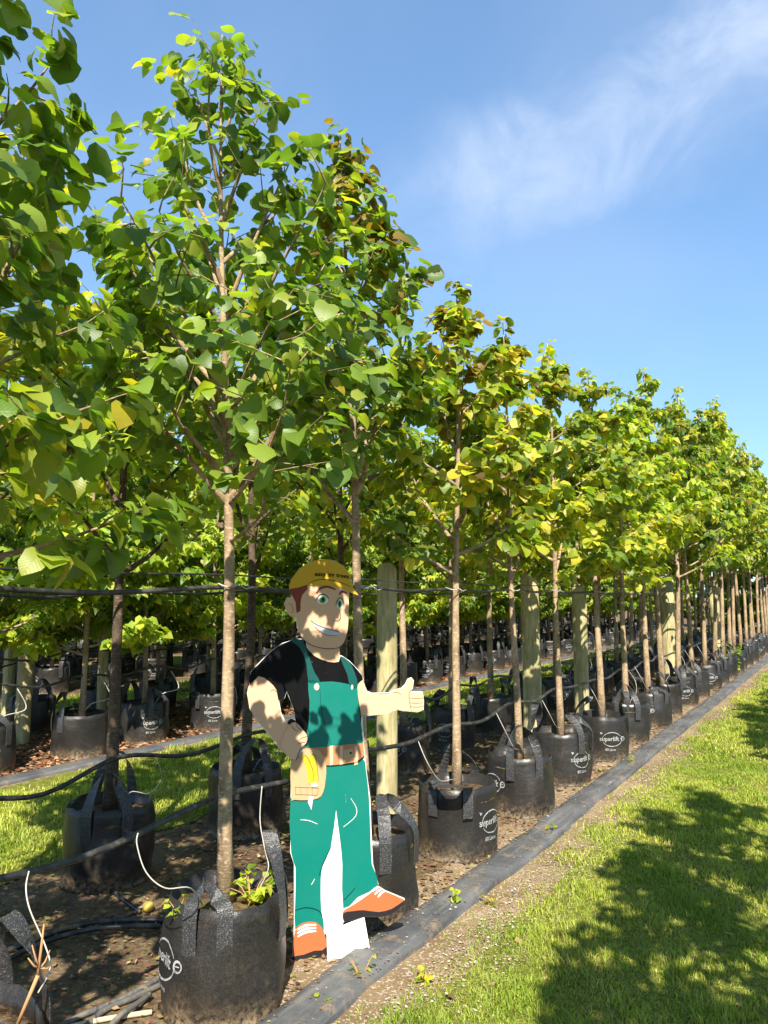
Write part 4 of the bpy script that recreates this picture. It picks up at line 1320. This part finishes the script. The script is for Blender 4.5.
BT = 0.012      # board thickness


def smooth2(pts, sub=3):
    return [(v.x, v.y) for v in catmull([(x, y, 0) for x, y in pts], sub, True)]


def layer(name, pts, mat, lv, parent=cut, sm=True, sub=3):
    pts = smooth2(pts, sub) if sm else pts
    g = Geo(); V, F = prism([[on_board(*p) for p in pts]], BT - 0.001, BT + 0.0012 * lv); g.add(V, F, 0, False)
    return g.build(name, [M['p_' + mat]], parent)


def stroke(name, pts, w, lv, parent=cut, mat='line', sm=True):
    pts = [(v.x, v.y) for v in catmull([(x, y, 0) for x, y in pts], 5)] if sm and len(pts) > 2 else pts
    L, Rr = [], []
    for i, p in enumerate(pts):
        a, b = pts[max(i - 1, 0)], pts[min(i + 1, len(pts) - 1)]; dx, dy = b[0] - a[0], b[1] - a[1]; l = math.hypot(dx, dy) or 1
        ww = w * (0.55 + 0.45 * math.sin(math.pi * i / max(1, len(pts) - 1)))
        L.append((p[0] - dy / l * ww / 2, p[1] + dx / l * ww / 2)); Rr.append((p[0] + dy / l * ww / 2, p[1] - dx / l * ww / 2))
    g = Geo(); V, F = prism([[on_board(*p) for p in L + Rr[::-1]]], BT - 0.001, BT + 0.0012 * lv); g.add(V, F, 0, False)
    return g.build(name, [M['p_' + mat]], parent)


def ell(cx, cy, rx, ry, n=20, rot=0.0):
    return [(cx + rx * math.cos(2 * math.pi * k / n) * math.cos(rot) - ry * math.sin(2 * math.pi * k / n) * math.sin(rot),
             cy + rx * math.cos(2 * math.pi * k / n) * math.sin(rot) + ry * math.sin(2 * math.pi * k / n) * math.cos(rot)) for k in range(n)]


outline = (Fc((147, 305), (160, 230), (220, 148), (300, 92), (400, 69), (492, 82), (562, 122), (608, 183), (628, 260), (642, 300), (678, 347), (606, 324),
              (603, 400), (603, 520), (594, 620), (573, 702), (532, 745)) +
           Tc((584, 150), (600, 150), (645, 180), (703, 240), (728, 290), (722, 308)) +
           Rc((190, 350), (205, 388), (242, 405), (380, 402), (400, 387), (468, 367), (498, 338), (516, 298), (546, 286), (564, 308), (556, 370), (548, 396), (632, 396),
              (641, 470), (639, 532), (592, 554), (480, 544), (440, 534), (402, 544), (310, 574), (222, 584), (172, 584)) +
           Pc((640, 92), (650, 190), (664, 320)) + Lc((523, 200), (528, 330), (533, 430), (552, 500)) +
           Sc((574, 207), (622, 237), (734, 283), (728, 314), (660, 372), (582, 390), (500, 389), (402, 414), (372, 420), (368, 455), (262, 492), (279, 580), (269, 624),
              (202, 660), (130, 672), (68, 666), (72, 608)) +
           Lc((258, 640), (258, 560), (258, 430), (245, 390), (247, 205)) + Pc((82, 510), (82, 230)) +
           Tc((332, 764), (288, 744), (238, 704), (178, 624), (107, 544), (57, 462), (42, 370), (57, 318), (62, 248), (107, 197), (178, 127), (248, 77), (330, 52), (368, 50)) +
           Fc((262, 690), (208, 602), (197, 515), (150, 504), (122, 462), (108, 410), (128, 366), (165, 362)))
hole = Tc((262, 404), (277, 366), (300, 424), (322, 482), (326, 528), (300, 520), (272, 545), (244, 488), (230, 414))
g = Geo(); V, F = prism([[on_board(*p) for p in outline], [on_board(*p) for p in hole]], 0.0, BT); g.add(V, F, 0, False)
g.build('board', [M['p_white']], cut)

layer('neck', Fc((270, 660), (330, 735), (430, 755), (525, 740), (525, 850), (460, 858), (380, 836), (305, 775)), 'skin', 1)
arm = layer('arm', Tc((57, 320), (108, 268), (172, 298), (217, 350), (228, 412), (243, 490), (272, 550), (300, 548), (330, 542), (367, 580), (397, 620), (390, 662), (352, 700), (330, 760), (290, 740),
                      (240, 700), (180, 620), (110, 540), (60, 460), (45, 370)), 'skin', 1)
fist = layer('hand', Tc((243, 690), (252, 640), (278, 580), (300, 550), (330, 542), (367, 580), (397, 620), (390, 662), (352, 700), (330, 760), (290, 740)), 'skin', 11, sub=2)
stroke('outline', Tc((330, 764), (354, 702), (392, 664), (399, 620), (367, 578)), 0.6, 12, fist)
for q in (((352, 640), (372, 630), (396, 622)), ((340, 668), (362, 660), (388, 655)), ((300, 552), (318, 580), (345, 592))): stroke('outline', Tc(*q), 0.5, 12, fist)
stroke('outline', Tc((330, 546), (340, 570), (366, 590)), 0.5, 12, fist)
stroke('outline', Tc((180, 360), (200, 350), (218, 365)), 0.5, 2, arm)
layer('watch', Tc((278, 545), (300, 522), (326, 535), (322, 552), (296, 556)), 'sole', 2)
arm2 = layer('arm', Rc((128, 325), (178, 318), (202, 388), (242, 408), (380, 406), (400, 392), (402, 540), (310, 570), (222, 580), (165, 580), (135, 460)), 'skin', 1)
hand = layer('hand', Rc((398, 400), (470, 370), (500, 341), (519, 301), (546, 290), (560, 310), (552, 370), (540, 400), (628, 400), (637, 470), (635, 528), (590, 549), (480, 539), (440, 529), (398, 540)), 'skin', 2, sub=2)
for yy in (442, 478, 508): stroke('outline', Rc((530, yy), (580, yy + 4), (634, yy)), 0.35, 3, hand)
stroke('outline', Rc((560, 372), (528, 402), (530, 470), (545, 545)), 0.45, 3, hand); stroke('outline', Rc((402, 398), (440, 400), (470, 420)), 0.4, 3, hand)
stroke('outline', Rc((240, 409), (310, 409), (380, 407)), 0.45, 2, arm2); stroke('outline', Rc((165, 579), (222, 579), (310, 570)), 0.45, 2, arm2)
layer('shirt', Tc((60, 322), (64, 250), (110, 200), (180, 130), (250, 80), (330, 56), (385, 62), (392, 100), (440, 152), (520, 186), (582, 186), (592, 152), (642, 182), (700, 242), (725, 290), (690, 322),
                  (705, 450), (712, 560), (640, 600), (400, 690), (392, 686), (332, 560), (322, 480), (300, 420), (275, 358), (262, 398), (226, 410), (215, 350), (172, 300), (110, 270)), 'black', 3, sub=2)
layer('shoulder_strap', Tc((295, 60), (368, 58), (415, 180), (440, 250), (470, 300), (405, 310), (392, 200), (350, 100)), 'strap', 4, sub=2)
layer('shoulder_strap', Tc((590, 158), (642, 184), (676, 250), (694, 325), (652, 345), (632, 260)), 'strap', 4, sub=2)
bib = layer('bib', Tc((402, 296), (470, 305), (545, 302), (640, 318), (688, 340), (700, 450), (714, 560), (722, 682), (640, 690), (540, 690), (388, 692), (404, 560), (410, 420)), 'teal', 4, sub=2)
stroke('outline', Tc((470, 310), (478, 450), (500, 560), (545, 690)), 0.4, 5, bib)
layer('button', ell(*Tc((452, 333))[0], 2.7, 3.6), 'button', 6); layer('button', ell(*Tc((660, 335))[0], 1.3, 2.6), 'button', 6)
leg = layer('trouser_leg', Lc((246, 200), (300, 205), (355, 195), (372, 80), (405, 75), (412, 160), (405, 236), (386, 370), (356, 440), (351, 510), (353, 590), (362, 662), (300, 640), (262, 655), (262, 560), (263, 440), (248, 390)), 'teal', 2, sub=2)
stroke('outline', Lc((262, 590), (300, 580), (345, 592), (360, 625)), 0.5, 4, leg); stroke('outline', Lc((386, 370), (356, 435), (345, 470)), 0.5, 4, leg)
leg2 = layer('trouser_leg', Lc((400, 75), (440, 75), (497, 62), (508, 100), (519, 200), (524, 330), (529, 430), (551, 502), (480, 543), (429, 582), (426, 430), (416, 330), (404, 236), (403, 160)), 'teal', 2.5, sub=2)
stroke('outline', Lc((430, 555), (450, 535), (472, 510)), 0.45, 4, leg2)
for a in (((280, 275), (310, 278), (340, 290)), ((455, 200), (475, 235), (470, 265), (430, 300)), ((330, 480), (322, 495), (318, 500))): stroke('outline', Lc(*a), 0.5, 4, leg, 'white')
belt = layer('belt', Pc((188, 134), (360, 124), (470, 110), (636, 95), (646, 190), (580, 240), (430, 262), (345, 268), (190, 268)), 'belt', 5, sub=1)
for x in (392, 468, 580): layer('belt_loop', Pc((x - 12, 118), (x + 14, 112), (x + 14, 258), (x - 12, 266)), 'skin', 6, belt, sub=1)
layer('buckle', Pc((486, 150), (560, 132), (565, 215), (490, 240)), 'pouch', 6, belt, sub=1); layer('buckle_hole', ell(*Pc((540, 170))[0], 1.1, 1.2), 'sole', 7, belt)
stroke('outline', Pc((350, 266), (430, 263), (580, 242), (646, 192)), 0.5, 7, belt)
pouch = layer('tool_pouch', Pc((84, 215), (140, 205), (190, 140), (300, 150), (352, 262), (346, 390), (330, 470), (290, 516), (200, 530), (108, 526), (85, 508)), 'pouch', 7, sub=2)
for q in (((118, 430), (118, 486)), ((118, 430), (295, 438)), ((118, 486), (285, 492)), ((285, 492), (295, 438))): stroke('outline', Pc(*q), 0.5, 8, pouch, sm=False)
for x in (158, 205, 245): stroke('outline', Pc((x, 430), (x + 2, 490)), 0.4, 8, pouch, sm=False)
layer('knife_blade', Pc((225, 498), (256, 505), (240, 608), (212, 545)), 'teeth', 8, sub=1)
for q in (((160, 192), (188, 184), (215, 215), (250, 300), (258, 390), (218, 402), (204, 300), (182, 235)), ((215, 200), (240, 178), (266, 192), (284, 280), (292, 380), (262, 398), (250, 290))):
    gl = layer('glove', Pc(*q), 'glove', 9 if q[0][0] == 160 else 8.5, sub=2); stroke('outline', Pc(q[1], q[2], q[3], q[4]), 0.45, 10, gl)
layer('buckle', ell(*Pc((262, 412))[0], 3.2, 2.4), 'teeth', 10)
sh1 = layer('shoe', Sc((88, 470), (128, 425), (212, 418), (262, 482), (275, 580), (250, 600), (150, 625), (76, 630), (78, 560)), 'shoe', 4, sub=2)
layer('sole', Sc((72, 622), (140, 608), (200, 585), (250, 582), (276, 560), (275, 620), (200, 656), (130, 668), (70, 663)), 'sole', 5, sub=2)
for k in range(3): stroke('lace', Sc((100 + 2 * k, 462 + 20 * k - 12 * 0), (150, 436 + 20 * k), (213, 432 + 18 * k)), 2.1, 6, sh1, 'white')
sh2 = layer('shoe', Sc((374, 352), (440, 312), (540, 242), (572, 210), (622, 240), (730, 286), (715, 320), (640, 360), (560, 372), (480, 365), (380, 378)), 'shoe', 4, sub=2)
layer('sole', Sc((374, 362), (430, 352), (490, 346), (580, 357), (660, 337), (730, 290), (724, 315), (655, 370), (580, 386), (500, 385), (400, 411), (373, 406)), 'sole', 5, sub=2)
for k in range(3): stroke('lace', Sc((538 + 19 * k, 238 + 16 * k), (558 + 18 * k, 222 + 12 * k), (580 + 18 * k, 212 + 11 * k)), 2.0, 6, sh2, 'white')
# head
layer('ear', Fc((200, 395), (170, 368), (130, 370), (112, 410), (125, 462), (150, 502), (200, 512)), 'skin', 2)
stroke('outline', Fc((140, 408), (168, 425), (175, 470), (160, 485)), 0.4, 3)
layer('hair', Fc((150, 300), (285, 255), (330, 262), (330, 330), (262, 372), (238, 400), (236, 470), (204, 482), (196, 400), (165, 345)), 'hair', 3, sub=2)
face = layer('face', Fc((300, 255), (288, 300), (248, 345), (234, 410), (232, 470), (206, 482), (208, 560), (222, 625), (255, 682), (330, 732), (430, 754), (522, 746), (570, 702), (592, 620), (601, 520), (601, 400), (592, 300), (480, 255)), 'skin', 4, sub=2)
stroke('outline', Fc((208, 600), (255, 684), (330, 733), (430, 755), (522, 747), (570, 703), (592, 620)), 0.5, 5, face)
for (cx, cy, rx, ry, ix) in ((400, 380, 47, 36, 402), (535, 412, 26, 40, 532)):
    ey = layer('eye', ell(*Fc((cx, cy))[0], rx / 7.68, ry / 7.68), 'white', 5, face)
    layer('iris', ell(*Fc((ix, cy + 2))[0], rx * .52 / 7.68, ry * .74 / 7.68), 'iris', 6, ey); layer('pupil', ell(*Fc((ix + 2, cy))[0], rx * .22 / 7.68, ry * .38 / 7.68), 'line', 7, ey)
    stroke('eyelid', Fc((cx - rx - 4, cy + 8), (cx - rx * .5, cy - ry * .86), (cx + rx * .3, cy - ry - 2), (cx + rx + 3, cy - ry * .2)), 0.9, 7, ey)
stroke('eyebrow', Fc((355, 332), (385, 295), (440, 282), (502, 303)), 2.3, 6, face, 'hair'); stroke('eyebrow', Fc((528, 342), (552, 318), (588, 332)), 2.0, 6, face, 'hair')
stroke('outline', Fc((533, 470), (541, 515), (522, 543), (486, 538)), 0.6, 6, face)
mouth = layer('mouth', Fc((318, 545), (380, 578), (450, 603), (532, 630), (515, 656), (440, 651), (372, 612)), 'teeth', 5, face, sub=2)
stroke('outline', Fc((312, 538), (345, 565), (400, 590), (460, 608), (536, 630)), 0.7, 6, mouth); stroke('outline', Fc((345, 590), (390, 628), (440, 652), (515, 657)), 0.7, 6, mouth, 'lip')
cap = layer('cap', Fc((150, 300), (163, 230), (222, 150), (302, 95), (400, 72), (490, 85), (560, 125), (605, 185), (625, 260), (638, 298), (590, 290), (480, 256), (400, 248), (300, 264)), 'cap', 6, sub=2)
layer('cap_peak', Fc((285, 268), (340, 240), (400, 228), (480, 238), (555, 258), (620, 285), (674, 345), (610, 322), (560, 292), (480, 278), (390, 272)), 'cap', 7, cap, sub=2)
stroke('outline', Fc((285, 266), (340, 237), (400, 225), (480, 235), (560, 258), (620, 284)), 0.5, 8, cap)
# lettering on the cap
tv, tf = text_2d('easy big trees', 5.2)
xs = [v[0] for v in tv]; w0, w1 = min(xs), max(xs)
g = Geo(); pts = []
for x, y in tv:
    t = (x - w0) / (w1 - w0)
    s, z = on_board(314.6 + 34.0 * t, 576.0 - y * 1.15 + 2.6 * t * t)
    pts.append(tuple(e_s * s + nrm * (BT + 0.0012 * 7.5) + Vector((0, 0, z))))
g.add(pts, tf, 0, False); g.build('lettering', [M['p_line']], cap)
# the white foot flap leaning out in front of the board, on the matting
fl = [(326.5, 931.5), (364.5, 915.5), (369.8, 946.5), (336, 954), (327, 956)]
top = [on_board(*p) for p in fl]
g = Geo(); V = []
for dd in (0.0, -0.010):
    for k, (s, z) in enumerate(top):
        lean = 0.016 + (0.035 if k in (2, 3, 4) else 0.0)
        V.append(tuple(e_s * s * 0.985 + nrm * (lean + dd) + Vector((0, 0, z))))
n = len(top)
g.add(V, [tuple(range(n)), tuple(range(2 * n - 1, n - 1, -1))] + [(i, i + n, (i + 1) % n + n, (i + 1) % n) for i in range(n)], 0, False)
g.build('support_flap', [M['p_white']], cut)
# rear prop that keeps it upright
g = Geo(); a = e_s * 0.02
P0 = [a + Vector((0, 0, 1.0)) - nrm * .002, a + Vector((0, 0, 0.01)) - nrm * .002, a - nrm * 0.22 + Vector((0, 0, 0.01))]
V = [tuple(p + e_s * d) for d in (-.006, .006) for p in P0]
g.add(V, [(0, 2, 1), (3, 4, 5), (0, 1, 4, 3), (1, 2, 5, 4), (2, 0, 3, 5)], 0, False); g.build('rear_prop', [M['p_white']], cut)

scene.render.engine = 'CYCLES'
scene.cycles.max_bounces = 6; scene.cycles.diffuse_bounces = 3; scene.cycles.glossy_bounces = 2; scene.cycles.transmission_bounces = 3
